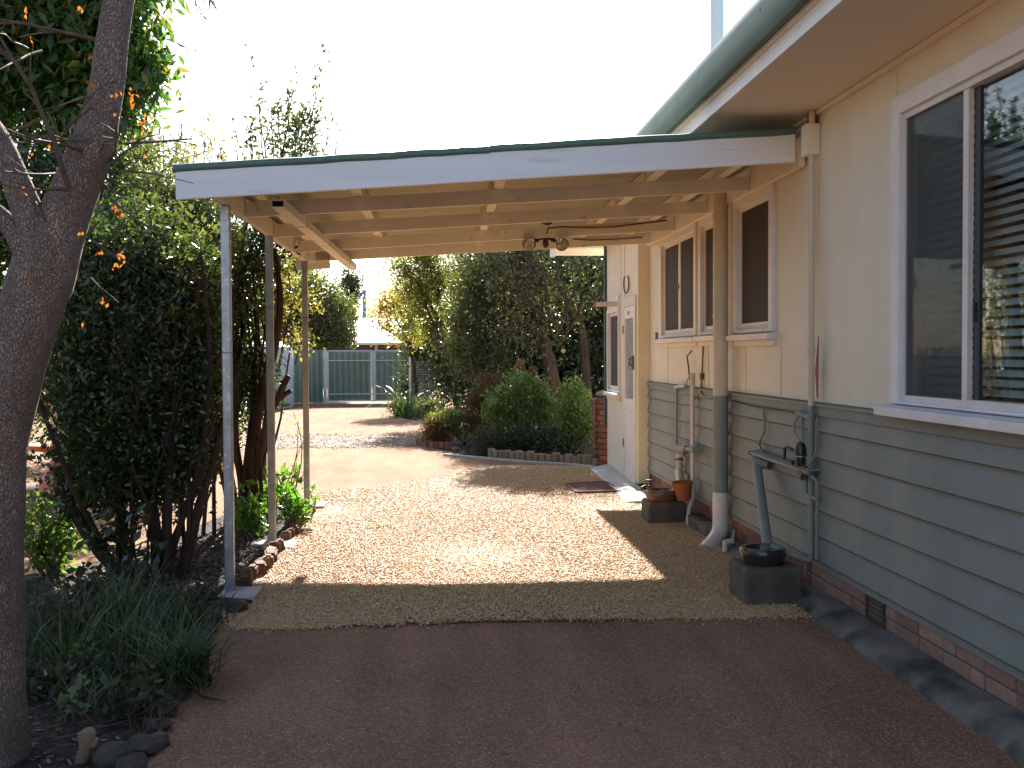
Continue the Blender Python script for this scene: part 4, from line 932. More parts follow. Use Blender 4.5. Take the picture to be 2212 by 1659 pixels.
# floodlight
q = Vector((1.07, 10.62, zb(1.07)))
t = thing('floodlight', 'twin glass floodlight with dark motion sensor under a carport rafter', 'floodlight', q)
MB().box((q.x - .10, q.y - .02, q.z - .015), (q.x + .10, q.y + .04, q.z + .0)).build('mount', BLACK, t)
MB().blob((q.x + .005, q.y - .02, q.z - .055), .032, .032, .05, 1, 0, 2).build('sensor', surf('sensor_grey', (.06, .055, .055), None, rough=.3), t, smooth=True)
for sx in (-1, 1):
    cxy = q + Vector((sx * .155, -.03, -.045)); mb = MB(); mb.lathe((0, 0, 0), [(.018, -.06), (.026, -.04), (.052, .01), (.070, .055), (.068, .066)], 18)
    o = mb.build('bulb', CHROME, None, smooth=True); o.parent = t; o.location = cxy - q; o.rotation_euler = (math.radians(118), sx * math.radians(-20), 0)
    g2 = MB(); g2.lathe((0, 0, 0), [(.068, .066), (.052, .085), (.001, .095)], 18); o2 = g2.build('lens', LAMPG, None, smooth=True); o2.parent = o; o2.location = (0, 0, 0)
    MB().tube([q + Vector((sx * .06, 0, -.02)), q + Vector((sx * .115, -.01, -.03))], .016, 8).build('arm', BLACK, t)
t = thing('brown_cable', 'brown cable sagging along the carport rafters to the house', 'cable', (1.6, 10.6, 2.85))
MB().tube([(1.08, 10.55, 2.80), (1.10, 10.53, 2.85), (1.25, 10.56, 2.868), (1.5, 10.58, 2.863), (1.75, 10.59, 2.872), (2.0, 10.60, 2.905), (2.3, 10.60, 2.94)], .008, 6).build('cable', CABLE_M, t, smooth=True)
MB().tube([(1.50, 11.80, 2.88), (1.7, 11.80, 2.87), (2.0, 11.84, 2.885), (2.3, 11.88, 2.91)], .007, 6).build('lower_cable', CABLE_M, t, smooth=True)
MB().blob((1.07, 10.40, 2.90), .06, .04, .04, 2, 0, 2).build('junction_box', BLACK, t, smooth=True)

# ================================================================== FAR END: fence, gates, tank, shed
YF = 35.6
def corr(name, x0, x1, z0, z1, mat, parent, y=YF, pitch=.19):
    xs = []; x = x0
    while x < x1 - 1e-6:
        for dx, dy in ((0, 0), (.05, 0), (.09, .07), (.14, .07), (.18, 0)):
            if x + dx <= x1: xs.append((x + dx, dy))
        x += pitch
    V = []; 
    for xx, dy in xs: V += [(xx, y + dy, z0), (xx, y + dy, z1)]
    F = np.array([(2 * i, 2 * i + 2, 2 * i + 3, 2 * i + 1) for i in range(len(xs) - 1)])
    return npmesh(name, np.array(V), F, mat, parent)
t = thing('steel_fence', 'green corrugated steel fence left of the gates', 'fence', (-5, YF, 0))
for x0, x1 in ((-8.6, -6.15), (-6.14, -4.96), (-4.95, -3.80)): corr('panel', x0, x1, .05, 1.76, FENCEM, t)
MB().bar((-8.6, YF - .02, 1.765), (-3.78, YF - .02, 1.765), .05, .035).build('top_rail', FENCEM, t)
MB().box((-3.79, YF - .06, 0), (-3.69, YF + .04, 1.80)).build('post', GALV, t)
GATEP = surf('pale_grey_steel', (.55, .58, .60), (.48, .51, .53), 6, .4, .4)
def gate(x0, x1, label):
    t = thing('metal_gate', label, 'gate', ((x0 + x1) / 2, YF - .05, 0), 'double gates at the driveway end')
    corr('sheet', x0 + .03, x1 - .03, .10, 1.74, FENCEM, t, YF - .03)
    for x in (x0 + .02, x1 - .02): MB().tube([(x, YF - .06, .07), (x, YF - .06, 1.76)], .03, 8).build('upright', GATEP, t)
    for z in (.10, .32, 1.43, 1.755): MB().tube([(x0 + .02, YF - .065, z), (x1 - .02, YF - .065, z)], .021, 6).build('rail', GATEP, t)
gate(-3.66, -2.14, 'green corrugated steel gate leaf beside the fence post, fully in view'); gate(-2.12, -.60, 'green corrugated steel gate leaf partly hidden by strappy plants')
t = thing('water_tank', 'pale blue rounded tank beside the green fence', 'tank', (-5.35, 33.4, 0))
MB().lathe((-5.35, 33.4, 0), [(.84, 0), (.86, .05), (.86, 1.72), (.80, 1.88), (.55, 2.02), (.2, 2.1), (.001, 2.11)], 28).build('shell', TANKM, t, smooth=True)
MB().lathe((-5.35, 33.4, 2.08), [(.2, 0), (.2, .06), (.001, .07)], 16).build('lid', TANKM, t)
for z in (.5, 1.0, 1.5): MB().lathe((-5.35, 33.4, z), [(.865, 0), (.875, .03), (.865, .06)], 28).build('rib', TANKM, t)
shed = thing('shed', 'brown walled outbuilding with bright white sheet roof behind the gates', 'building', (-2, 55, 0))
MB().box((-12, 56, -.5), (4, 62, 2.4)).build('wall', BROWNW, shed)
MB().box((-3.3, 55.93, .2), (-3.15, 55.998, 2.3)).build('corner_trim', WHITE, shed)
MB().box((-2.9, 55.94, .9), (-1.6, 55.996, 1.95)).build('window', BLACK, shed)
MB().hexa([(-5.6, 55, 2.2), (4.6, 55, 2.2), (4.6, 60, 3.6), (-5.6, 60, 3.6)], [(-5.6, 55, 2.25), (4.6, 55, 2.25), (4.6, 60, 3.65), (-5.6, 60, 3.65)]).build('roof', WROOF, shed)
rb = [MB().bar((x, 55, 2.27), (x, 60, 3.67), .06, .04).build('roof_rib', WROOF, shed) for x in np.arange(-5.4, 4.6, .8)]
MB().bar((-5.6, 54.95, 2.2), (4.6, 54.95, 2.2), .12, .12).build('gutter', WHITE, shed)
t = thing('blue_pole', 'bright blue steel frame pole rising behind the white roof', 'pole', (-4.6, 66, 0))
bp = py(787, 660, 66); MB().bar((bp.x, 66, 0), (bp.x, 66, 5.6), .22, .22).build('pole', BLUEM, t); MB().bar((bp.x - 1.2, 66, 5.0), (bp.x, 66, 5.4), .3, .25).build('brace', BLUEM, t)

# mesh guard with white post
t = thing('wire_guard', 'wire mesh plant guard with a white corner post', 'plant guard', (-.55, 27.2, 0))
gp0 = pz(886, 884); gy = gp0.y
MB().tube([(gp0.x, gy, 0), (gp0.x, gy, 1.55)], .028, 6).build('post', WHITE, t)
mb = MB()
for k in range(14): mb.bar((gp0.x + .05 * k, gy + .03 * k, .02), (gp0.x + .05 * k, gy + .03 * k, 1.42), .008, .008)
for k in range(19): mb.bar((gp0.x, gy, .05 + k * .075), (gp0.x + .68, gy + .41, .05 + k * .075), .008, .008)
mb.build('wire_mesh', GALV, t, kind='stuff')
q = pz(990, 896); st_ = MB().tube([(q.x, q.y, 0), (q.x, q.y, .48)], .018, 6).build('garden_stake', WHITE); tag(st_, 'thin white stake standing in the garden behind the low shrub', 'stake')

# brick pillar of the back porch
t = thing('brick_pillar', 'short red brick pillar with pale cap at the house corner', 'pillar', (2.16, 15.0, 0))
pxx, pyy = 2.375, 15.05
MB().box((pxx - .115, pyy - .115, 0), (pxx + .225, pyy + .225, .98)).build('core', MORTAR, t)
pb = boxmesh('brick', .228, .108, .070, BRICK); pb2 = boxmesh('brick', .108, .228, .070, BRICK)
for c in range(12):
    z = .045 + c * .081
    for k in range(3):
        off = .03 if c % 2 else 0
        if k < 2: piece('brick', pb, (pxx - .06 + .24 * k * .5 + off, pyy - .105, z), t, scale=(.5 if k == 1 else .62, 1, 1)); piece('brick', pb2, (pxx - .105, pyy - .02 + .13 * k + off, z), t, scale=(1, .54, 1))
MB().blob((pxx + .05, pyy + .05, 1.02), .20, .20, .07, 4, .02, 2).build('cap', CONC, t, smooth=True)

# edging logs
t = thing('log_edging', 'row of short sawn logs edging the bed beside the back door', 'garden edging', (1.3, 15.9, 0))
lgm = []
for k in range(4):
    m_ = MB().lathe((0, 0, 0), [(.001, 0), (.060, 0), (.062, .13), (.054, .145), (.001, .147)], 10); me = bpy.data.meshes.new('edging_log'); me.from_pydata(m_.v, [], m_.f); me.materials.append(LOGM); lgm.append(me)
path = [Vector(a) for a in ((2.24, 14.98, 0), (1.96, 15.38, 0), (1.39, 15.78, 0), (.80, 16.40, 0))]
def along(path, step):
    out = []; carry = 0
    for a, b in zip(path[:-1], path[1:]):
        L = (b - a).length; s = carry
        while s < L: out.append((a.lerp(b, s / L), (b - a).normalized())); s += step
        carry = s - L
    return out
for i, (p, d_) in enumerate(along(path, .112)):
    piece('edging_log', lgm[i % 4], p + Vector((random.uniform(-.006, .006), random.uniform(-.008, .008), 0)), t, (random.uniform(-.05, .05), random.uniform(-.05, .05), random.uniform(0, 3)), (random.uniform(.88, 1), random.uniform(.88, 1.0), random.uniform(.85, 1.1)))
k_ = MB(); pr = [Vector((2.16, 14.90, 0)), Vector((1.86, 15.28, 0)), Vector((1.33, 15.64, 0)), Vector((.72, 16.3, 0)), Vector((.1, 17.0, 0))]
for a, b in zip(pr[:-1], pr[1:]): k_.bar(a + Vector((0, 0, .012)), b + Vector((0, 0, .012)), .10, .03)
ko = k_.build('kerb_strip', CONC_L); tag(ko, 'thin pale concrete strip in front of the log edging', 'kerb', kind='structure')
t = thing('brick_edging', 'curved brick edging round the rusty low shrub', 'garden edging', (0, 18.4, 0))
eb = boxmesh('edging_brick', .10, .22, .12, BRICK)
for p, d_ in along([Vector((-.34, 19.0, 0)), Vector((-.12, 18.45, 0)), Vector((.22, 18.1, 0))], .125): piece('edging_brick', eb, p + Vector((0, 0, .05)), t, (0, 0, math.atan2(d_.y, d_.x)), (1, .5, 1))
for i, (x, y) in enumerate([(1003, 977), (985, 975), (1000, 985)]):
    q = pz(x, y); o = MB().blob((q.x, q.y, .035), .07, .06, .055, 20 + i).build('garden_stone', STONE if i == 0 else CONC); tag(o, ['grey upright stone between the low shrub and log edging', 'pale flat stone at the tip of the low grey shrub bed', 'small pale rubble stone beside the kerb strip'][i], 'stone')

ORD = 'first second third fourth fifth sixth seventh eighth ninth tenth eleventh twelfth thirteenth fourteenth fifteenth sixteenth seventeenth eighteenth nineteenth twentieth twenty-first twenty-second twenty-third twenty-fourth twenty-fifth twenty-sixth'.split()
# stones and old bricks edging the left bed
ep = [Vector(a) for a in ((-1.17, 3.9, 0), (-1.20, 4.5, 0), (-1.26, 5.1, 0), (-1.345, 6.1, 0), (-1.36, 6.65, 0))]
for i, (p, d_) in enumerate(along(ep, .23)):
    r1 = random.uniform(.05, .09)
    o = MB().blob((p.x, p.y, .025), r1, r1 * random.uniform(1.1, 1.6), random.uniform(.035, .06), i, .32, 2).build('edging_stone', STONE)
    tag(o, ORD[i] + ' grey stone of the edging counted from the tree towards the front post', 'stone', 'grey stones edging the left bed')
ep2 = [Vector(a) for a in ((-1.335, 7.36, 0), (-1.305, 8.2, 0), (-1.30, 8.9, 0), (-1.30, 9.4, 0), (-1.31, 11.0, 0))]
for i, (p, d_) in enumerate(along(ep2, .155)):
    if abs(p.y - 9.0) < .13: continue
    bmm = bmesh.new(); bmesh.ops.create_cube(bmm, size=1)
    s = (random.uniform(.07, .10), random.uniform(.09, .15), random.uniform(.10, .17))
    for v in bmm.verts: v.co = Vector((v.co.x * s[0], v.co.y * s[1], v.co.z * s[2])) + Vector((random.uniform(-.012, .012), random.uniform(-.012, .012), random.uniform(-.012, .012)))
    bmesh.ops.bevel(bmm, geom=bmm.edges[:], offset=.014, segments=2, affect='EDGES')
    me = bpy.data.meshes.new('edging_brick'); bmm.to_mesh(me); bmm.free(); me.materials.append(STONE_R)
    o = piece('edging_brick', me, p + Vector((random.uniform(-.02, .02), 0, .035)), None, (random.uniform(-.15, .15), random.uniform(-.25, .1), random.uniform(-.3, .3)))
    tag(o, ORD[i] + ' tilted brown edging brick counted from the front post towards the rear post', 'brick', 'brown bricks edging the left bed')
for i, (x, y, r1, lb) in enumerate([(262, 1652, .075, 'large grey rock at the near tip of the garden edging'), (470, 1345, .06, 'pale stone just below the front post footing'), (520, 1322, .07, 'dark stone against the front post footing'), (625, 1090, .08, 'dark brown rock beside the middle and rear posts'), (648, 1105, .05, 'round brown stone at the rear post footing')]):
    q = pz(x, y); o = MB().blob((q.x - .03, q.y, r1 * .45), r1 * 1.1, r1, r1 * .8, 40 + i, .15, 2).build('rock', STONE if i != 4 else STONE_R); tag(o, lb, 'rock')
# knobbly root stump near the bottom left corner
q = pz(180, 1650); t = thing('root_stump', 'pale knobbly cut root standing in the bed near the tree foot', 'stump', (q.x, q.y, 0))
lumpy(_r := MB(), [(q.x - .02, q.y, -.03, .020), (q.x, q.y, .03, .024), (q.x + .008, q.y, .06, .021), (q.x + .012, q.y + .01, .09, .032), (q.x + .012, q.y + .02, .118, .033), (q.x + .01, q.y + .02, .132, .016)], 14, .10, 8); _r.build('root', STUMPM, t, smooth=True)
MB().tube([q + Vector((.015, 0, .07)), q + Vector((.045, .0, .075)), q + Vector((.055, 0, .10))], [.014, .012, .009], 8).build('side_root', STUMPM, t, smooth=True)

# ================================================================== LEFT SIDE: fountain
fx, fy = -4.38, 12.6
t = thing('garden_fountain', 'two-tier terracotta and ivory bird fountain behind the hedge', 'fountain', (fx, fy, 0))
MB().lathe((fx, fy, 0), [(.001, 0), (.36, 0), (.38, .10), (.34, .13), (.001, .13)], 20).build('base', CONC_D, t, smooth=True)
MB().lathe((fx, fy, .12), [(.14, 0), (.12, .08), (.085, .18), (.075, .42), (.10, .48)], 16).build('lower_column', IVORY_P, t, smooth=True)
MB().lathe((fx, fy, .50), [(.10, 0), (.30, .03), (.36, .07), (.36, .10), (.32, .095), (.1, .05), (.001, .05)], 24).build('lower_bowl', ORANGE_P, t, smooth=True)
MB().lathe((fx + .05, fy, .57), [(.12, 0), (.10, .1), (.11, .42), (.14, .5)], 16).build('upper_column', IVORY_P, t, smooth=True)
MB().lathe((fx, fy, 1.06), [(.12, 0), (.34, .02), (.40, .06), (.40, .10), (.35, .09), (.1, .06), (.001, .06)], 24).build('upper_bowl', ORANGE_P, t, smooth=True)
t = thing('bird_ornament', 'green bird ornament with orange face sitting on the fountain bowl', 'ornament', (fx - .02, fy - .1, 1.15))
bx, by, bz = fx - .02, fy - .1, 1.14
MB().lathe((bx, by, bz), [(.001, 0), (.07, .01), (.10, .09), (.085, .18), (.05, .25), (.001, .27)], 14).build('body', BIRDG, t, smooth=True)
MB().blob((bx - .02, by - .02, bz + .31), .055, .055, .055, 3, 0, 2).build('head', BIRDG, t, smooth=True); MB().blob((bx - .065, by - .03, bz + .29), .03, .025, .03, 3, 0, 2).build('face', BIRDO, t, smooth=True)
MB().bar((bx + .05, by, bz + .03), (bx + .13, by + .03, bz - .03), .04, .02).build('tail', BIRDG, t)
t = thing('garden_statue', 'small seated garden figure in a pink dress at the fountain foot', 'statue', (fx + .12, fy - .35, .1))
gx, gy_ = fx + .10, fy - .33
MB().lathe((gx, gy_, .10), [(.001, 0), (.20, 0), (.21, .06), (.15, .18), (.09, .26), (.07, .33), (.05, .36), (.001, .37)], 18).build('dress', PINK_P, t, smooth=True)
MB().blob((gx + .02, gy_ - .01, .53), .06, .06, .07, 3, 0, 2).build('head', IVORY_P, t, smooth=True); MB().blob((gx + .015, gy_ + .01, .555), .066, .066, .06, 5, .02, 2).build('hair', BIRDO, t, smooth=True)
MB().tube([(gx + .06, gy_ - .03, .42), (gx + .16, gy_ - .08, .32), (gx + .20, gy_ - .12, .24)], [.03, .025, .02], 8).build('arm', IVORY_P, t, smooth=True)
MB().tube([(gx + .10, gy_ - .08, .16), (gx + .24, gy_ - .12, .14), (gx + .30, gy_ - .15, .12)], [.05, .04, .03], 8).build('leg', IVORY_P, t, smooth=True)

# ================================================================== TREES AND PLANTS
RT = random.Random(5)
# ---- foreground tree
t = thing('street_tree', 'bare grey trunked tree in the near left corner with few orange leaves', 'tree', (-1.76, 4.3, 0))
tk = MB(); Yt = 4.3
tr = [(-1.80, 4.3, -.05, .16), (-1.775, 4.3, .12, .135), (-1.765, 4.3, .5, .122), (-1.752, 4.3, 1.0, .116), (-1.70, 4.3, 1.4, .115), (-1.610, 4.3, 1.72, .118), (-1.535, 4.3, 1.95, .118), (-1.475, 4.3, 2.12, .100), (-1.40, 4.3, 2.3, .085), (-1.337, 4.3, 2.46, .078), (-1.29, 4.3, 2.65, .066), (-1.268, 4.3, 2.82, .061), (-1.235, 4.3, 3.0, .056), (-1.17, 4.35, 3.4, .048), (-1.05, 4.4, 4.0, .035), (-.95, 4.5, 4.7, .02)]
lumpy(tk, tr, 22)
lumpy(tk, [(-1.52, 4.28, 1.90, .085), (-1.555, 4.26, 2.08, .062), (-1.61, 4.25, 2.25, .054), (-1.68, 4.25, 2.42, .050), (-1.80, 4.25, 2.60, .044), (-2.0, 4.2, 2.9, .035), (-2.2, 4.2, 3.5, .02)], 14, .05, 2)
lumpy(tk, [(-1.56, 4.28, 1.93, .06), (-1.62, 4.27, 2.05, .042), (-1.70, 4.26, 2.16, .034), (-1.85, 4.25, 2.24, .03), (-2.1, 4.2, 2.4, .02)], 12, .05, 3)
tk.build('trunk', BARK, t, smooth=True)
tw = MB(); tips = []
def Tw(a, b, r0, dep, L=None):
    p0 = py(*a, 4.25 + RT.uniform(-.15, .1)); p1 = py(*b, 4.25 + RT.uniform(-.4, .2))
    pts = limb(tw, p0, p1, r0, r0 * .45, .06, 6, 5, RT); tips.append(pts[-1])
    if dep:
        for _ in range(dep):
            k = RT.randint(2, 5); nd = (p1 - p0).normalized() + Vector((RT.uniform(-.7, .7), RT.uniform(-.5, .5), RT.uniform(-.5, .7)))
            e = pts[k] + nd.normalized() * RT.uniform(.08, .2); limb(tw, pts[k], e, r0 * .45, r0 * .2, .1, 3, 4, RT); tips.append(e)
for a, b, r0, dp in [((238, 92), (0, 42), .010, 3), ((150, 410), (0, 80), .012, 4), ((150, 410), (40, 412), .007, 2), ((190, 330), (60, 300), .008, 3), ((190, 300), (110, 290), .006, 2), ((100, 480), (0, 270), .008, 2), ((60, 105), (0, 60), .006, 2),
                     ((210, 375), (290, 315), .007, 2), ((270, 310), (415, 300), .007, 3), ((270, 370), (365, 385), .006, 1), ((265, 395), (330, 415), .005, 0), ((240, 430), (330, 495), .006, 2), ((200, 520), (280, 570), .006, 2), ((195, 600), (240, 640), .005, 1), ((235, 350), (250, 270), .006, 2), ((215, 330), (230, 300), .004, 2), ((290, 310), (345, 290), .005, 1),
                     ((215, 200), (110, 235), .006, 2), ((130, 300), (200, 230), .007, 2), ((90, 110), (0, 150), .006, 2), ((80, 260), (0, 285), .007, 2), ((230, 180), (310, 183), .004, 0), ((205, 485), (180, 520), .005, 1), ((120, 375), (10, 370), .006, 2)]:
    Tw(a, b, r0, dp)
# twig spray dangling into the top edge
for k in range(3):
    b0 = py(420 + 25 * k, -40, 4.6); twigs(tw, b0, (RT.uniform(-.2, .6), 0, -.6), .12, .006, 2, RT)
limb(tw, (-1.1, 4.42, 3.7), py(440, -50, 4.6), .02, .008, .1, 5, 5, RT)
tw.build('twigs', TWIGM, t, kind='stuff')
olm = []
for k in range(3):
    V, F = leafgeo(np.zeros((1, 3)), .045, .62, (1, 0, 0), .01, 0, .3); me = bpy.data.meshes.new('leaf'); me.from_pydata([tuple(v) for v in V], [], [tuple(f) for f in F]); me.materials.append(LF_ORANGE); olm.append(me)
spots = [(55, 15), (57, 22), (172, 12), (176, 18), (66, 85), (197, 120), (188, 175), (195, 180), (200, 172), (192, 190), (203, 185), (250, 200), (282, 195), (285, 208), (290, 202), (285, 215), (292, 222), (312, 260), (306, 266), (311, 272), (300, 262), (320, 250), (108, 310), (150, 318), (158, 325), (72, 330), (312, 325), (50, 410), (55, 405), (262, 460), (255, 450), (248, 440), (255, 555), (268, 562), (262, 548), (248, 572), (222, 640), (232, 655), (180, 705), (60, 575), (50, 580), (240, 130), (160, 470), (212, 545), (66, 592), (250, 245), (178, 500)]
for i, (x, y) in enumerate(spots):
    piece('leaf', olm[i % 3], py(x, y, 4.12 + RT.uniform(-.05, .03)), t, (RT.uniform(-1, 1), RT.uniform(.2, 1.6), RT.uniform(0, 6)), [RT.uniform(.3, .62)] * 3)
    for _ in range(2 if i % 3 else 1): piece('leaf', olm[i % 3], py(x + RT.uniform(-9, 9), y + RT.uniform(-9, 9), 4.12 + RT.uniform(-.05, .03)), t, (RT.uniform(-1, 1), RT.uniform(.2, 1.6), RT.uniform(0, 6)), [RT.uniform(.22, .5)] * 3)

# ---- broadleaf tree behind, top left
t = thing('broadleaf_tree', 'leafy dark green broadleaf tree with drooping leaves at upper left', 'tree', (-4.6, 11, 0))
mb = MB(); limb(mb, (-4.6, 11, -.05), (-4.5, 11, 2.6), .16, .12, .05, 6, 10)
for e in ((-5.6, 11, 4.4), (-3.9, 10.9, 4.6), (-4.6, 11.4, 5.4), (-3.3, 10.8, 4.2), (-4.9, 10.6, 4.1)): limb(mb, (-4.5, 11, 2.5), e, .09, .03, .08, 5, 7)
mb.build('trunk', BARK_D, t, smooth=True)
crown('crown', [(-4.3, 11, 5.3, 1.35, 1.1, 1.3), (-5.6, 11, 4.9, 1.3, 1.1, 1.3), (-3.65, 10.9, 5.2, .85, .8, 1.1), (-3.45, 10.9, 4.35, .55, .6, .6), (-4.9, 10.8, 3.95, 1.3, .7, .75), (-6.6, 11, 4.5, 1.1, .9, 1.3), (-3.5, 11, 6.2, .8, .8, .8), (-3.12, 10.9, 4.9, .42, .4, .75), (-3.05, 10.9, 4.45, .34, .35, .45), (-3.15, 10.9, 5.6, .4, .4, .6), (-3.4, 10.9, 4.0, .4, .4, .4)], 62000, 1300, .15, .135, LF_BROAD, t, .33, (0, 0, -.75), .75, .5)

# ---- main dark hedge shrub
def shrub(name, label, cat, base, blobs, n, k, sig, size, mat, aspect=.45, stems=(), bark=BARK_D, bias=(0, 0, .1), spread=1.0, shell=.5, group=None, clip=None, stem_r=.02):
    t = thing(name, label, cat, base, group)
    mb = MB()
    for a, b, r0, r1 in stems: limb(mb, a, b, r0, r1, .08, 6, 7, RT)
    if not stems:
        for _ in range(5):
            bl_ = blobs[RT.randrange(len(blobs))]; limb(mb, (base[0] + RT.uniform(-.05, .05), base[1] + RT.uniform(-.05, .05), -.02), (bl_[0] + RT.uniform(-.4, .4) * bl_[3], bl_[1] + RT.uniform(-.4, .4) * bl_[4], bl_[2] + bl_[5] * .4), stem_r, stem_r * .3, .1, 4, 5, RT)
    mb.build('stems', bark, t, smooth=True)
    crown('foliage', blobs, n, k, sig, size, mat, t, aspect, bias, spread, shell, clip=clip)
    return t
hs = []
for i in range(17):
    a = (-2.12 + RT.uniform(-.28, .34), 7.75 + RT.uniform(-.2, .3), -.03); ang = RT.uniform(-1, 1)
    b = (a[0] + ang * .65 + RT.uniform(-.1, .1), a[1] + RT.uniform(-.3, .4), RT.uniform(1.2, 2.5)); r0 = RT.choice((.010, .014, .018, .026)); hs.append((a, b, r0, r0 * .4))
hs.append(((-2.15, 7.7, -.03), (-2.72, 7.75, .82), .055, .03)); hs.append(((-2.0, 7.7, 0), (-2.05, 7.9, 1.5), .05, .03)); hs.append(((-1.85, 7.7, 0), (-1.50, 8.1, 1.5), .04, .018)); hs.append(((-2.25, 7.75, 0), (-2.3, 7.9, 2.0), .045, .02)); hs.append(((-1.92, 7.65, 0), (-1.7, 7.8, 2.2), .04, .02))
shrub('hedge_shrub', 'tall dense dark green multi-stemmed shrub behind the front post', 'shrub', (-2.1, 7.8, 0),
      [(-2.2, 8.05, 2.05, .55, .45, .55), (-2.5, 8.0, 1.7, .42, .42, .7), (-1.95, 8.1, 1.6, .42, .4, .7), (-2.44, 7.9, 1.05, .26, .35, .45), (-2.3, 8.0, 1.15, .55, .4, .45), (-2.55, 7.75, .60, .16, .2, .14), (-1.85, 8.1, 1.05, .25, .3, .35), (-2.3, 7.9, .80, .35, .25, .28), (-1.95, 8.0, .8, .25, .25, .35), (-1.85, 7.95, 1.5, .28, .25, .45), (-2.15, 7.75, .95, .35, .18, .4)],
      84000, 1500, .085, .046, LF_HEDGE, .5, hs, BARK_R, (0, 0, .1), 1.0, .62, clip=lambda P: (P[:, 0] < -1.62))
t = thing('hedge_sprays', 'loose leafy shoots sticking out of the dark hedge behind the front post', 'shoots', (-2.2, 8.0, .6))
mb = MB(); PL = []
for i in range(70):
    a_ = Vector((-2.2 + RT.uniform(-.5, .42), 7.85 + RT.uniform(-.3, .25), RT.uniform(.8, 2.5))); dr = Vector((RT.uniform(-1, 1) * .8, RT.uniform(-.5, .2), RT.uniform(-.1, 1.2))).normalized()
    pts = limb(mb, a_, a_ + dr * RT.uniform(.25, .6), .005, .002, .12, 5, 4, RT)
    for _ in range(26): k = RT.uniform(1, 5); j = min(4, int(k)); p = pts[j].lerp(pts[j + 1], k - j); PL.append(p + Vector((RT.gauss(0, .035), RT.gauss(0, .035), RT.gauss(0, .035))))
mb.build('stems', BARK_D, t); P = np.array(PL); P = P[P[:, 0] < -1.60]; V, F = leafgeo(P, .058, .42, (0, 0, .1), 1); npmesh('leaves', V, F, LF_HEDGE, t)
# leafy branch hanging at the lower left of the hedge, larger leaves in silhouette
t = thing('hanging_branch', 'dark leafy branch hanging low over the sunlit red ground', 'branch', (-2.8, 7.7, .6))
mb = MB(); PL = []
for (a, b) in (((300, 1120), (190, 1060)), ((290, 1150), (200, 1150)), ((270, 1100), (175, 1035)), ((300, 1190), (210, 1180)), ((270, 1060), (180, 1010)), ((330, 1200), (300, 1110)), ((240, 1170), (250, 1140)), ((215, 1000), (140, 975))):
    p0 = py(*a, 7.6); p1 = py(*b, 7.4); pts = limb(mb, p0, p1, .008, .003, .1, 6, 5, RT)
    for p in pts[1:]:
        for _ in range(5): PL.append(p + Vector((RT.uniform(-.05, .05), RT.uniform(-.05, .05), RT.uniform(-.06, .04))))
mb.build('stems', BARK_D, t); V, F = leafgeo(np.array(PL), .085, .45, (-.2, 0, -.4), .8); npmesh('leaves', V, F, LF_HEDGE, t, 'stuff')

# ---- filler shrubs left of and behind the hedge
shrub('background_shrub', 'dark green shrub mass behind the bare tree trunk at far left', 'shrub', (-3.7, 9.6, 0),
      [(-3.6, 9.6, 2.4, .8, .5, .9), (-4.4, 9.7, 2.5, .9, .5, 1.0), (-3.2, 9.6, 3.0, .6, .45, .5), (-5.0, 9.8, 2.8, .7, .5, 1.3), (-3.0, 9.5, 2.1, .5, .4, .6)], 24000, 420, .12, .075, LF_HEDGE, .45, [((-3.7, 9.6, -.03), (-3.6, 9.6, 1.6), .05, .03), ((-3.7, 9.6, .6), (-4.4, 9.7, 2.0), .035, .02), ((-3.75, 9.65, .9), (-3.1, 9.6, 2.3), .03, .015)])
shrub('olive_shrub', 'tall glossy olive green shrub growing through the hedge top beside the carport corner', 'shrub', (-2.5, 9.6, 0),
      [(-2.55, 9.6, 2.75, .62, .45, .72), (-2.15, 9.6, 2.7, .45, .4, .55), (-3.05, 9.7, 2.6, .4, .4, .6), (-2.45, 9.6, 1.9, .5, .35, .5), (-2.35, 8.5, 2.4, .6, .3, .42), (-2.0, 8.4, 2.2, .36, .3, .5), (-2.65, 8.4, 2.15, .36, .3, .5), (-2.25, 7.75, 2.1, .5, .2, .42), (-2.3, 7.65, 1.6, .45, .15, .5)], 58000, 1500, .07, .046, LF_OLIVE, .42, [((-2.5 + .1 * i, 9.6, -.03), (-2.9 + .25 * i, 9.7, 3.0), .02, .008) for i in range(6)])
# vine shrub with red trunks behind the second post
vs_ = []
for i in range(18):
    a = (-1.83 + RT.uniform(-.16, .16), 10.2 + RT.uniform(-.2, .2), -.03); b = (-1.72 + RT.uniform(-.28, .24), 10.3 + RT.uniform(-.2, .2), RT.uniform(1.5, 2.9)); r0 = RT.choice((.016, .022, .03)); vs_.append((a, b, r0, r0 * .5))
vs_ += [((-1.78, 10.1, 0), (-1.56, 10.1, 1.6), .05, .045), ((-1.56, 10.1, 1.55), (-1.52, 10.1, 2.6), .045, .02), ((-1.66, 10.0, .75), (-1.38, 9.95, 1.42), .04, .03), ((-1.48, 9.97, 1.2), (-1.36, 9.97, 1.28), .028, .022), ((-1.56, 10, 1.0), (-1.6, 9.95, 1.42), .02, .015)]
shrub('vine_shrub', 'reddish stemmed shrub clustered round the middle carport post', 'shrub', (-1.8, 10.2, 0),
      [(-1.95, 10.3, 2.05, .34, .35, .65), (-1.80, 10.35, 2.55, .4, .35, .4), (-1.75, 10.3, 1.35, .22, .25, .4), (-2.1, 10.3, 1.3, .3, .3, .55)], 13000, 420, .07, .05, LF_HEDGE, .45, vs_, BARK_R, clip=lambda P: (P[:, 0] < -1.45) | (P[:, 2] > 2.2))
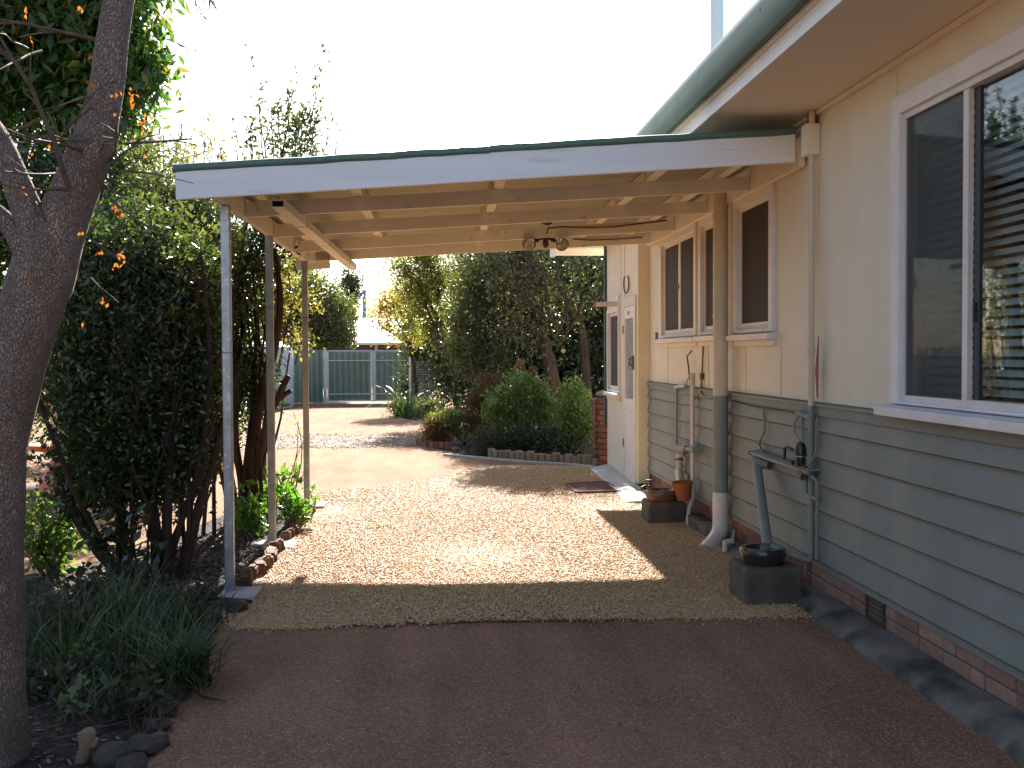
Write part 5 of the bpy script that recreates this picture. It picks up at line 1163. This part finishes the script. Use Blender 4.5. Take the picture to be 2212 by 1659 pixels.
# bright yellow-green sprays catching sun between posts
shrub('sunlit_spray', 'yellow-green sunlit leafy sprays between the middle and rear posts', 'shrub', (-1.75, 12.2, 0),
      [(-1.60, 12.2, 2.2, .22, .25, .35), (-1.55, 12.2, 1.75, .18, .2, .22), (-1.75, 12.3, 2.55, .3, .3, .3)], 900, 45, .06, .06, LF_YEL, .5, [((-1.9, 12.3, -.03), (-1.6, 12.2, 2.3), .025, .01), ((-1.9, 12.3, .5), (-1.7, 12.3, 2.6), .015, .006), ((-1.62, 12.2, 1.5), (-1.48, 12.1, 1.9), .008, .004)])
q = pz(622, 890)
# tall wispy sprigs above the carport roof
t = thing('wispy_shrub', 'tall wispy shrub with thin sprigs rising above the carport roof', 'shrub', (-1.9, 12.0, 0))
mb = MB(); PL = []
limb(mb, (-1.95, 12.0, -.03), (-1.75, 12, 2.7), .04, .02, .04, 5, 6)
for (x0, y0, x1, y1, dens) in [(575, 360, 540, 90, 26), (600, 360, 640, 150, 50), (640, 350, 700, 95, 55), (590, 350, 560, 180, 40), (620, 350, 600, 220, 70), (650, 345, 655, 230, 90), (660, 345, 690, 215, 70), (560, 360, 530, 240, 30), (520, 360, 500, 260, 16), (690, 345, 720, 240, 14), (610, 350, 625, 200, 60), (640, 350, 640, 250, 90), (545, 355, 545, 260, 40), (585, 350, 583, 230, 50), (675, 345, 665, 250, 60), (480, 365, 470, 290, 10), (710, 330, 735, 280, 8), (440, 330, 445, 250, 8)]:
    a = py(x0, y0 + 40, 12); b = py(x1, y1, 12 + RT.uniform(-.3, .3)); pts = limb(mb, a, b, .011, .003, .05, 8, 4, RT)
    for _ in range(int(dens * 2.6)):
        k = RT.uniform(0, 8); i = min(7, int(k)); p = pts[i].lerp(pts[i + 1], k - i); sp = .10 * (1 - k / 9)
        PL.append(p + Vector((RT.gauss(0, sp), RT.gauss(0, sp), RT.gauss(0, sp))))
mb.build('stems', TWIGM, t); V, F = leafgeo(np.array(PL), .062, .42, (.1, 0, .5), .9); npmesh('leaves', V, F, LF_SPRIG, t)
# yellowish cane plant behind
t = thing('cane_plant', 'pale yellow-green cane plant tops behind the olive shrub', 'plant', (-4.0, 14.2, 0))
mb = MB(); PL = []
for i in range(90):
    x = RT.uniform(-4.3, -2.85); a = Vector((x, 14.2 + RT.uniform(-.4, .4), -.02)); b = a + Vector((RT.uniform(-.25, .25), RT.uniform(-.2, .2), RT.uniform(3.7, 4.75))); pts = limb(mb, a, b, .012, .004, .03, 6, 4, RT)
    for _ in range(60): k = RT.uniform(2.6, 6); j = min(5, int(k)); p = pts[j].lerp(pts[j + 1], k - j); PL.append(p + Vector((RT.gauss(0, .07), RT.gauss(0, .07), RT.gauss(0, .06))))
mb.build('canes', surf('cane', (.25, .22, .09), None), t); V, F = leafgeo(np.array(PL), .13, .24, (0, 0, .25), .9); npmesh('leaves', V, F, LF_YEL, t)

# unseen shrubs added along the left boundary to cut sky light on the foreground
for i, (x, y, h) in enumerate([(-5.6, 4.6, 3.3), (-5.9, 1.8, 3.6), (-5.5, -1.0, 3.2), (-5.7, -3.9, 3.5)]):
    shrub('sky_block_shrub', ORD[i] + ' unseen light-blocking shrub added at the left boundary, counted from the near tree', 'shrub', (x, y, 0), [(x, y, h * .35, .9, 1.3, h * .36), (x - .2, y + .3, h * .68, .9, 1.2, h * .34)], 5200, 150, .16, .15, LF_HEDGE, .5, group='unseen light-blocking shrubs along the left boundary')
# low far-left garden behind the fountain
for i, (x, y, rx, h, mt, lb) in enumerate([(-6.6, 16.6, 1.0, 1.9, LF_MID, 'mid green bush behind the fountain'), (-5.2, 17.0, .9, 1.7, LF_DARK, 'dark low bush to the right of the fountain bowl'), (-3.9, 17.4, .8, 1.6, LF_MID, 'green bush seen through the hedge stems')]):
    shrub('garden_bush', lb, 'bush', (x, y, 0), [(x, y, h * .5, rx, .7, h * .55), (x + .3, y, h * .7, rx * .6, .5, h * .35)], 5000, 150, .12, .09, mt, .45)

# ---- left bed foreground plants
def strap(name, label, c, n, L, W, spread, mat, lean=.6, curve=.9, group=None):
    t = thing(name, label, 'plant', (c[0], c[1], 0), group)
    P = np.column_stack([RNG.normal(c[0], spread, n), RNG.normal(c[1], spread, n), np.full(n, .012)]); V, F = blades(P, L, W, lean, curve); npmesh('leaves', V, F, mat, t); return t
q = pz(395, 1500); strap('lily_clump', 'dense dark strappy lily clump arching over the edging stones', (q.x - .04, q.y + .1), 260, .42, .014, .06, LF_STRAP, .7, 1.0)
q = pz(300, 1440); strap('lily_clump', 'loose dark strappy clump between the tree and hedge stems', (q.x, q.y), 190, .44, .012, .14, LF_STRAP, .6, .9)
q = pz(130, 1480); strap('lily_clump', 'thin leaved strappy clump beside the tree trunk', (q.x + .05, q.y), 130, .36, .011, .12, LF_STRAP, .8, .9)
q = pz(210, 1530); strap('lily_clump', 'sparse strappy tuft in front of the bed near the tree foot', (q.x, q.y), 70, .26, .010, .10, LF_STRAP, .8, 1.1)
q = pz(330, 1590); strap('dry_tuft', 'small dry brown tuft beside the edging stones', (q.x, q.y), 40, .12, .006, .03, LF_DRYB, .6, .5)
q = pz(440, 1560); bl_ = MB().tube([pz(405, 1480, .05), pz(440, 1505, .02), pz(490, 1515, .012)], [.009, .008, .003], 5).build('long_leaf', LF_STRAP); tag(bl_, 'single long green blade lying out over the red ground', 'leaf')
q = pz(110, 1420); strap('lily_clump', 'dark strappy clump pressed against the right side of the near trunk', (q.x + .05, q.y + .1), 130, .40, .012, .10, LF_STRAP, .7, .9)
q = pz(390, 1370); strap('lily_clump', 'thin dark strappy clump at the hedge foot beside the front post', (q.x - .05, q.y + .1), 150, .36, .011, .12, LF_STRAP, .6, .9)
q = pz(250, 1380); strap('lily_clump', 'upright dark strappy clump under the hanging hedge branch', (q.x, q.y), 150, .46, .012, .12, LF_STRAP, .45, .7)
# sparse rosettes and small leaved plants
def leafy(name, label, base, stems, n, size, mat, aspect=.5, sig=.05, bias=(0, 0, .4), cat='plant'):
    t = thing(name, label, cat, (base[0], base[1], 0)); mb = MB(); PL = []
    for e in stems:
        pts = limb(mb, (base[0] + RT.uniform(-.06, .06), base[1] + RT.uniform(-.06, .06), -.01), e, .008, .003, .12, 5, 4, RT)
        for _ in range(n): k = RT.uniform(1.5, 5); j = min(4, int(k)); p = pts[j].lerp(pts[j + 1], k - j); PL.append(p + Vector((RT.gauss(0, sig), RT.gauss(0, sig), RT.gauss(0, sig))))
    mb.build('stems', TWIGM, t); P = np.array(PL); P = P[P[:, 2] > .02]; V, F = leafgeo(P, size, aspect, bias, .9); npmesh('leaves', V, F, mat, t); return t
q = pz(95, 1260); leafy('white_flower_bush', 'bright sunlit green bush beside the near tree trunk', (q.x, q.y + .2), [(q.x + RT.uniform(-.25, .2), q.y + .2 + RT.uniform(-.2, .2), RT.uniform(.25, .58)) for _ in range(16)], 55, .06, leafmat('sunlit_bush_leaf', [(.06, .12, .03), (.09, .15, .05), (.16, .18, .09)], .45, .25, .6), .55)
for i, (x, y, lb) in enumerate([(185, 1330, 'dark leafy perennial between the near trunk and hedge stems'), (260, 1300, 'dark broad leaved perennial at the hedge foot'), (130, 1390, 'grey green leafy perennial beside the near trunk')]):
    q = pz(x, y); leafy('perennial', lb, (q.x, q.y), [(q.x + RT.uniform(-.3, .3), q.y + RT.uniform(-.2, .2), RT.uniform(.12, .36)) for _ in range(9)], 13, .065, LF_DARK if i != 2 else LF_GREYP, .7, .05)
for i, (x, y, lb) in enumerate([(160, 1560, 'pale green rosette plant in the shaded bed nearest the tree'), (215, 1480, 'pale small rosette among the dark strappy leaves'), (120, 1330, 'grey rosette plant right of the trunk under the bright bush')]):
    q = pz(x, y); leafy('rosette_plant', lb, (q.x, q.y), [(q.x + RT.uniform(-.06, .06), q.y, RT.uniform(.14, .22)) for _ in range(3)], 9, .05, leafmat('pale_rosette%d' % i, [(.16, .20, .13), (.13, .17, .11)], .25, .5, .3), .55, .025)
for i, (x, y, lb) in enumerate([(330, 1330, 'dark low leafy plant between the strappy clumps and hedge'), (105, 1500, 'dark low leafy plant at the foot of the near trunk'), (300, 1550, 'small dark leafy plant at the front of the shaded bed')]):
    q = pz(x, y); leafy('ground_plant', lb, (q.x, q.y), [(q.x + RT.uniform(-.22, .22), q.y + RT.uniform(-.2, .2), RT.uniform(.06, .2)) for _ in range(10)], 16, .055, LF_DARK, .55, .04)
# bare fallen stick
sk = MB(); limb(sk, pz(110, 1600, .03), pz(310, 1550, .03), .005, .003, .05, 6, 5); o = sk.build('fallen_stick', TWIGM); tag(o, 'long thin stick lying across the dark bed', 'stick')
sk = MB(); limb(sk, pz(330, 1290, .1), pz(545, 1300, .03), .02, .012, .12, 7, 6); o = sk.build('surface_root', BARK_R); tag(o, 'curving brown root lying at the hedge foot by the front post', 'root')
# bright green plants at middle post
for i, (x, y, h, n, lb) in enumerate([(545, 1160, .42, 9, 'bright green leafy plant just right of the front post'), (640, 1140, .40, 8, 'bright green rosette leaved plant in front of the middle post edging'), (612, 1110, .58, 5, 'taller bright green plant behind the middle post'), (570, 1130, .5, 8, 'lush sunlit plant between the front and middle posts')]):
    q = pz(x, y); leafy('bright_plant', lb, (q.x, q.y), [(q.x + RT.uniform(-.17, .17), q.y + RT.uniform(-.2, .2), h * RT.uniform(.5, 1)) for _ in range(n)], 26, .085, LF_BRIGHT, .45, .035, (0, 0, .5))
q = pz(615, 905); leafy('pale_sprig', 'pale leaved sprig hanging by the middle post near the tank', (-1.62, 11.6), [(-1.50, 11.5, .9), (-1.42, 11.5, .75), (-1.55, 11.5, 1.0)], 16, .05, leafmat('pale_sprig_leaf', [(.25, .28, .17), (.20, .24, .13)], .35, .3, .5), .5, .06)

# ---- trees beyond the fence (left of the gates)
def tree(name, label, base, trunk_top, blobs, n, k, sig, size, mat, bark=BARK_D, r=.12, aspect=.4, bias=(0, 0, 0), limbs=5, shell=.5, cat='tree', clip=None):
    t = thing(name, label, cat, base); mb = MB(); limb(mb, (base[0], base[1], -.05), trunk_top, r, r * .65, .05, 6, 8, RT)
    for i in range(limbs):
        b = blobs[i % len(blobs)]; limb(mb, trunk_top, (b[0] + RT.uniform(-.3, .3) * b[3], b[1] + RT.uniform(-.3, .3) * b[4], b[2] + RT.uniform(0, .5) * b[5]), r * .5, r * .12, .1, 6, 6, RT)
    mb.build('trunk', bark, t, smooth=True); crown('crown', blobs, n, k, sig, size, mat, t, aspect, bias, 1.0, shell, zmin=.05, clip=clip); return t
tree('garden_tree', 'rounded mid green tree behind the fence left of the gates', (-4.6, 39.5, 0), (-4.6, 39.5, 1.6), [(-4.7, 39.5, 3.3, 1.2, 1.1, 1.4), (-3.7, 39.4, 2.9, .85, .9, 1.05), (-5.9, 39.5, 3.2, 1.0, 1, 1.4), (-3.9, 39.4, 2.2, .9, .8, .5)], 22000, 520, .17, .14, LF_MID)
tree('garden_tree', 'dark narrow tree top against the sky left of the yellow tree', (-3.6, 46, 0), (-3.6, 46, 2.5), [(-3.75, 46, 4.6, .55, .6, .85), (-4.05, 46, 3.6, .6, .7, .8)], 5000, 140, .15, .13, LF_DARK)
tree('garden_tree', 'dark reddish tree crown just under the carport beam', (-5.9, 48, 0), (-5.9, 48, 3), [(-5.6, 48, 6.1, 1.1, .9, 1.1), (-6.5, 48, 5.5, 1.2, 1, 1.4)], 5000, 140, .2, .16, leafmat('dark_red_leaf', [(.05, .03, .025), (.07, .04, .03), (.04, .04, .025)], .2, .5, .3))
tree('garden_tree', 'green tree far left behind the tank and hedge', (-9, 38, 0), (-9, 38, 2), [(-8.2, 38, 3.6, 1.6, 1.3, 1.8), (-10.5, 38, 4.0, 2, 1.4, 2)], 8000, 220, .22, .16, LF_DARK)
shrub('distant_bushes', 'hazy grey green bushes far behind the white roof', 'bush', (-2, 74, 0), [(-6, 74, 2.4, 2.2, 1, 2.3), (-2.6, 74, 2.2, 2.0, 1, 2.3), (.8, 74, 2.4, 2.2, 1, 2.4), (4, 74, 2.6, 2.2, 1, 2.6)], 9000, 260, .3, .28, leafmat('distant_leaf', [(.14, .15, .10), (.18, .17, .09), (.11, .12, .09)], .3, .5, .3))
# golden tree and right-hand mass
tree('golden_tree', 'golden yellow autumn tree beside the white roof', (-.6, 30.5, 0), (-.8, 30.4, 1.9), [(-1.45, 30.3, 3.0, .75, .7, .6), (-.75, 30.4, 3.1, .8, .8, .8), (-1.3, 30.3, 2.3, .55, .6, .4), (-.5, 30.4, 2.3, .6, .7, .5), (-1.75, 30.2, 2.45, .35, .4, .35)], 9000, 360, .12, .085, LF_GOLD, r=.07, aspect=.35, shell=.7)
tree('wattle_tree', 'fine leaved olive green tree with dark leaning branch right of the golden tree', (.6, 25.5, 0), (.1, 25.4, 1.9), [(-.85, 25.3, 3.55, .5, .5, .65), (-.45, 25.3, 3.1, .6, .6, .75), (-.3, 25.3, 3.9, .6, .6, .5), (.15, 25.4, 3.4, .75, .7, .8), (-.1, 25.3, 2.2, .65, .6, .5), (.7, 25.5, 2.7, .8, .7, .9), (-.75, 25.3, 2.4, .4, .45, .5)], 22000, 700, .12, .085, leafmat('wattle_leaf', [(.09, .11, .035), (.13, .135, .04), (.17, .155, .045), (.07, .085, .035)], .42, .3, .5), r=.085, aspect=.28, shell=.6)
tree('olive_tree', 'grey green small leaved tree filling the view behind the low shrubs', (1.0, 21.5, 0), (.95, 21.5, 1.5), [(.75, 21.5, 3.3, .6, .6, .8), (.55, 21.4, 2.4, .5, .5, .7), (1.2, 21.6, 2.6, .8, .6, 1.0), (.9, 21.5, 1.6, .6, .5, .6), (1.5, 21.6, 3.5, .7, .6, .7), (.4, 21.5, 1.7, .35, .4, .6)], 32000, 950, .10, .075, LF_OLIVE, r=.08, aspect=.28, shell=.65)
# dense dark screen behind the bare tree
shrub('screen_hedge', 'dense dark green screen of foliage behind the bare branched tree', 'hedge', (2.6, 23, 0), [(1.6, 23, 1.8, .9, .6, 1.8), (2.6, 23, 2.0, 1.1, .6, 2.2), (3.8, 23, 2.0, 1.1, .6, 2.3), (.6, 24, 1.4, .9, .6, 1.2), (2.2, 22.8, 3.4, 1.0, .6, .8), (3.0, 22.8, 1.0, 1.2, .6, .9), (1.2, 23.2, 3.2, .9, .5, .9), (3.3, 22.6, 3.4, .9, .5, .9)], 62000, 1500, .15, .11, LF_DARK, .4)
shrub('leafy_hedge', 'sunlit green bushes behind the wire guard', 'hedge', (.1, 28.5, 0), [(.35, 28.5, 1.0, .45, .5, .9), (1.1, 28.2, 1.3, .8, .6, 1.2), (.5, 28.5, 1.7, .5, .5, .7), (-.1, 32.5, 1.4, .9, .5, 1.3)], 9000, 280, .12, .09, LF_MID, .4)
# bare branched tree
t = thing('bare_tree', 'dark branched tree with nearly bare limbs behind the round shrubs', 'tree', (2.12, 19.0, 0))
mb = MB(); R2 = random.Random(9); lp = []
tp = [(2.13, 19, -.05, .16), (2.12, 19, .5, .135), (2.08, 19, 1.0, .12), (1.98, 19, 1.5, .11), (1.88, 19, 1.9, .105)]
lumpy(mb, tp, 12, .06, 5)
def pb_(x, y): return py(x, y, 19.0 + R2.uniform(-.3, .3))
for a, b, r0 in [((1180, 690), (1085, 545), .055), ((1185, 680), (1130, 520), .05), ((1190, 690), (1165, 500), .05), ((1200, 700), (1210, 520), .045), ((1205, 720), (1265, 545), .05), ((1200, 760), (1290, 640), .04), ((1190, 740), (1060, 640), .035), ((1205, 790), (1080, 690), .03), ((1195, 700), (1240, 530), .04), ((1140, 620), (1050, 570), .025), ((1175, 680), (1020, 560), .03)]:
    a_, b_ = pb_(*a), pb_(*b); r0 *= .68; pts = limb(mb, a_, b_, r0, r0 * .35, .07, 6, 7, R2)
    for _ in range(5):
        k = R2.randint(1, 6); dd_ = (b_ - a_).normalized() + Vector((R2.uniform(-1, 1), R2.uniform(-.6, .6), R2.uniform(-.4, .6))); twigs(mb, pts[k], dd_, R2.uniform(.35, .7), r0 * .22, 2, R2, 4); lp.append(pts[k])
mb.build('trunk', surf('dull_brown_bark', (.075, .055, .045), (.045, .034, .028), 12, .9, .15, bump=.8, bscale=30, stretch=(1, 1, .3)), t, smooth=True)
cs_ = py(1217, 758, 18.80); MB().tube([cs_, cs_ + Vector((.02, .12, 0))], .036, 10).build('cut_scar', surf('cut_wood', (.42, .28, .17), None), t)
P = np.array([p + Vector((R2.gauss(0, .22), R2.gauss(0, .2), R2.gauss(0, .22))) for p in lp for _ in range(60)]); V, F = leafgeo(P, .085, .38, (0, 0, .2), 1); npmesh('leaves', V, F, LF_OLIVE, t, 'stuff')
for x, z_, lb in ((1.72, 3.2, 'x'),): pass
tree('canopy_tree', 'leafy crown closing the view above the bare branched tree', (2.9, 20.8, 0), (2.8, 20.8, 2.2), [(1.6, 20.6, 4.45, .9, .7, .6), (2.5, 20.6, 4.5, .9, .7, .6), (.8, 20.6, 4.5, .6, .6, .45), (1.5, 20.6, 3.9, .8, .6, .4), (2.2, 20.6, 5.05, .6, .5, .32), (1.3, 20.6, 5.0, .8, .5, .3), (2.9, 20.7, 3.2, .8, .6, .7), (.9, 20.6, 4.0, .5, .6, .4)], 16000, 520, .12, .09, LF_DARK, shell=.7)

# rounded shrubs by the back door
def mound(name, label, base, blobs, n, k, size, mat, sig=.05, aspect=.45, stems=None):
    return shrub(name, label, 'shrub', base, blobs, n, k, sig, size, mat, aspect, stems or [((base[0] + RT.uniform(-.06, .06), base[1], -.02), (b[0], b[1], b[2]), .016, .008) for b in blobs], BARK_D, (0, -.1, .5), .8, .3)
mound('round_shrub', 'rounded bright green shrub in the middle of the back bed', (1.35, 17.2, 0), [(1.38, 17.2, .86, .42, .4, .42), (1.0, 17.1, .72, .3, .3, .30), (1.75, 17.2, .62, .24, .3, .28), (1.2, 17.0, .45, .3, .25, .2)], 9500, 420, .06, LF_ROUND)
mound('round_shrub', 'upright green shrub on a short trunk beside the brick pillar', (2.16, 16.2, 0), [(2.06, 16.2, .85, .25, .28, .34), (2.2, 16.15, .48, .22, .22, .22), (1.92, 16.2, .55, .14, .2, .2)], 5500, 260, .055, LF_ROUND, stems=[((2.18, 16.1, -.02), (2.1, 16.2, .6), .022, .012), ((2.2, 16.1, -.02), (2.24, 16.1, .4), .016, .01), ((2.16, 16.1, -.02), (2.0, 16.2, .4), .014, .01)])
mound('low_shrub', 'low grey purple cushion shrub at the tip of the log edging', (.72, 16.9, 0), [(.72, 16.9, .2, .26, .25, .2), (.95, 16.8, .22, .2, .2, .18)], 3200, 160, .045, LF_GREYP)
mound('low_shrub', 'dark low cover plants under the round shrubs behind the logs', (1.4, 16.5, 0), [(1.25, 16.55, .25, .3, .2, .22), (1.65, 16.3, .26, .3, .2, .24), (1.95, 15.95, .2, .22, .2, .18)], 4800, 200, .05, LF_DARK)
mound('rusty_shrub', 'low clipped shrub with rusty orange lower leaves beside the driveway', (.15, 18.7, 0), [(-.08, 18.7, .26, .22, .25, .26), (-.0, 18.6, .16, .2, .2, .16)], 2600, 140, .045, LF_RUST)
mound('clipped_shrub', 'low clipped yellow green shrub joined to the rusty one', (.45, 18.8, 0), [(.1, 18.75, .42, .28, .25, .16), (.45, 18.8, .36, .35, .28, .24), (.75, 18.7, .25, .22, .22, .2)], 5600, 220, .045, leafmat('yellow_green_clipped', [(.12, .13, .05), (.16, .16, .06), (.09, .10, .04)], .35, .35, .4))
t = mound('nandina_shrub', 'dark shrub with rusty red leaves behind the round green shrub', (1.05, 18.4, 0), [(.95, 18.4, .9, .4, .3, .4), (1.3, 18.4, .95, .3, .3, .35), (.7, 18.5, .6, .3, .3, .35)], 4200, 200, .06, LF_RUST)
for i, (x, y, r0, lb) in enumerate([(1123, 793, .13, 'large dry brown flower head standing above the round shrub'), (1150, 802, .09, 'smaller dry brown flower head right of the large one'), (1185, 830, .11, 'dry brown flower head low beside the tree trunk')]):
    c = py(x, y, 17.8); o = thing('dry_flower', lb, 'flower', (c.x, 17.8, 0)); mb = MB(); limb(mb, (c.x + .2, 17.8, .5), (c.x + .02, 17.8, c.z), .008, .006, .05, 4, 4, RT); mb.build('stem', TWIGM, o)
    d_ = norm(RNG.normal(size=(240, 3))); P = np.array(c) + d_ * np.array([r0 * .75, r0 * .75, r0 * 1.1]) * RNG.uniform(.7, 1, (240, 1)); V, F = leafgeo(P, .04, .8); npmesh('flower_head', V, F, LF_DRYB, o)
# strappy plants by the guard
shrub('dark_bush', 'dark green bush filling the space behind the wire guard', 'bush', (-.45, 32.6, 0), [(-.75, 32.6, .9, .55, .45, .85), (-.1, 32.5, 1.3, .6, .5, 1.2), (-.6, 32.7, 1.9, .5, .4, .6), (.5, 32.6, 1.2, .6, .5, 1.1)], 12000, 330, .11, .10, LF_DARK, .35)
mound('border_shrub', 'low dark border shrub at the foot of the wire guard post', (-.75, 28.2, 0), [(-1.0, 28.2, .18, .3, .35, .26), (-.55, 28.3, .2, .4, .35, .28), (-.15, 28.4, .16, .3, .3, .22)], 4500, 200, .06, LF_OLIVE)
q = pz(862, 903)
t = strap('flax_plant', 'tall bright strappy plant in front of the right gate leaf', (q.x + .12, q.y + .6), 46, 1.25, .045, .10, LF_STRAPL, .6, .9)
strap('flax_plant', 'tall dark strappy plant above the wire guard', (gp0.x + .2, gy + 1.2), 46, 2.0, .05, .14, LF_STRAP, .25, .5)
strap('border_grass', 'low dark grassy border at the foot of the wire guard', (q.x + .45, q.y + .2), 420, .30, .012, .30, LF_STRAP, .5, .6)
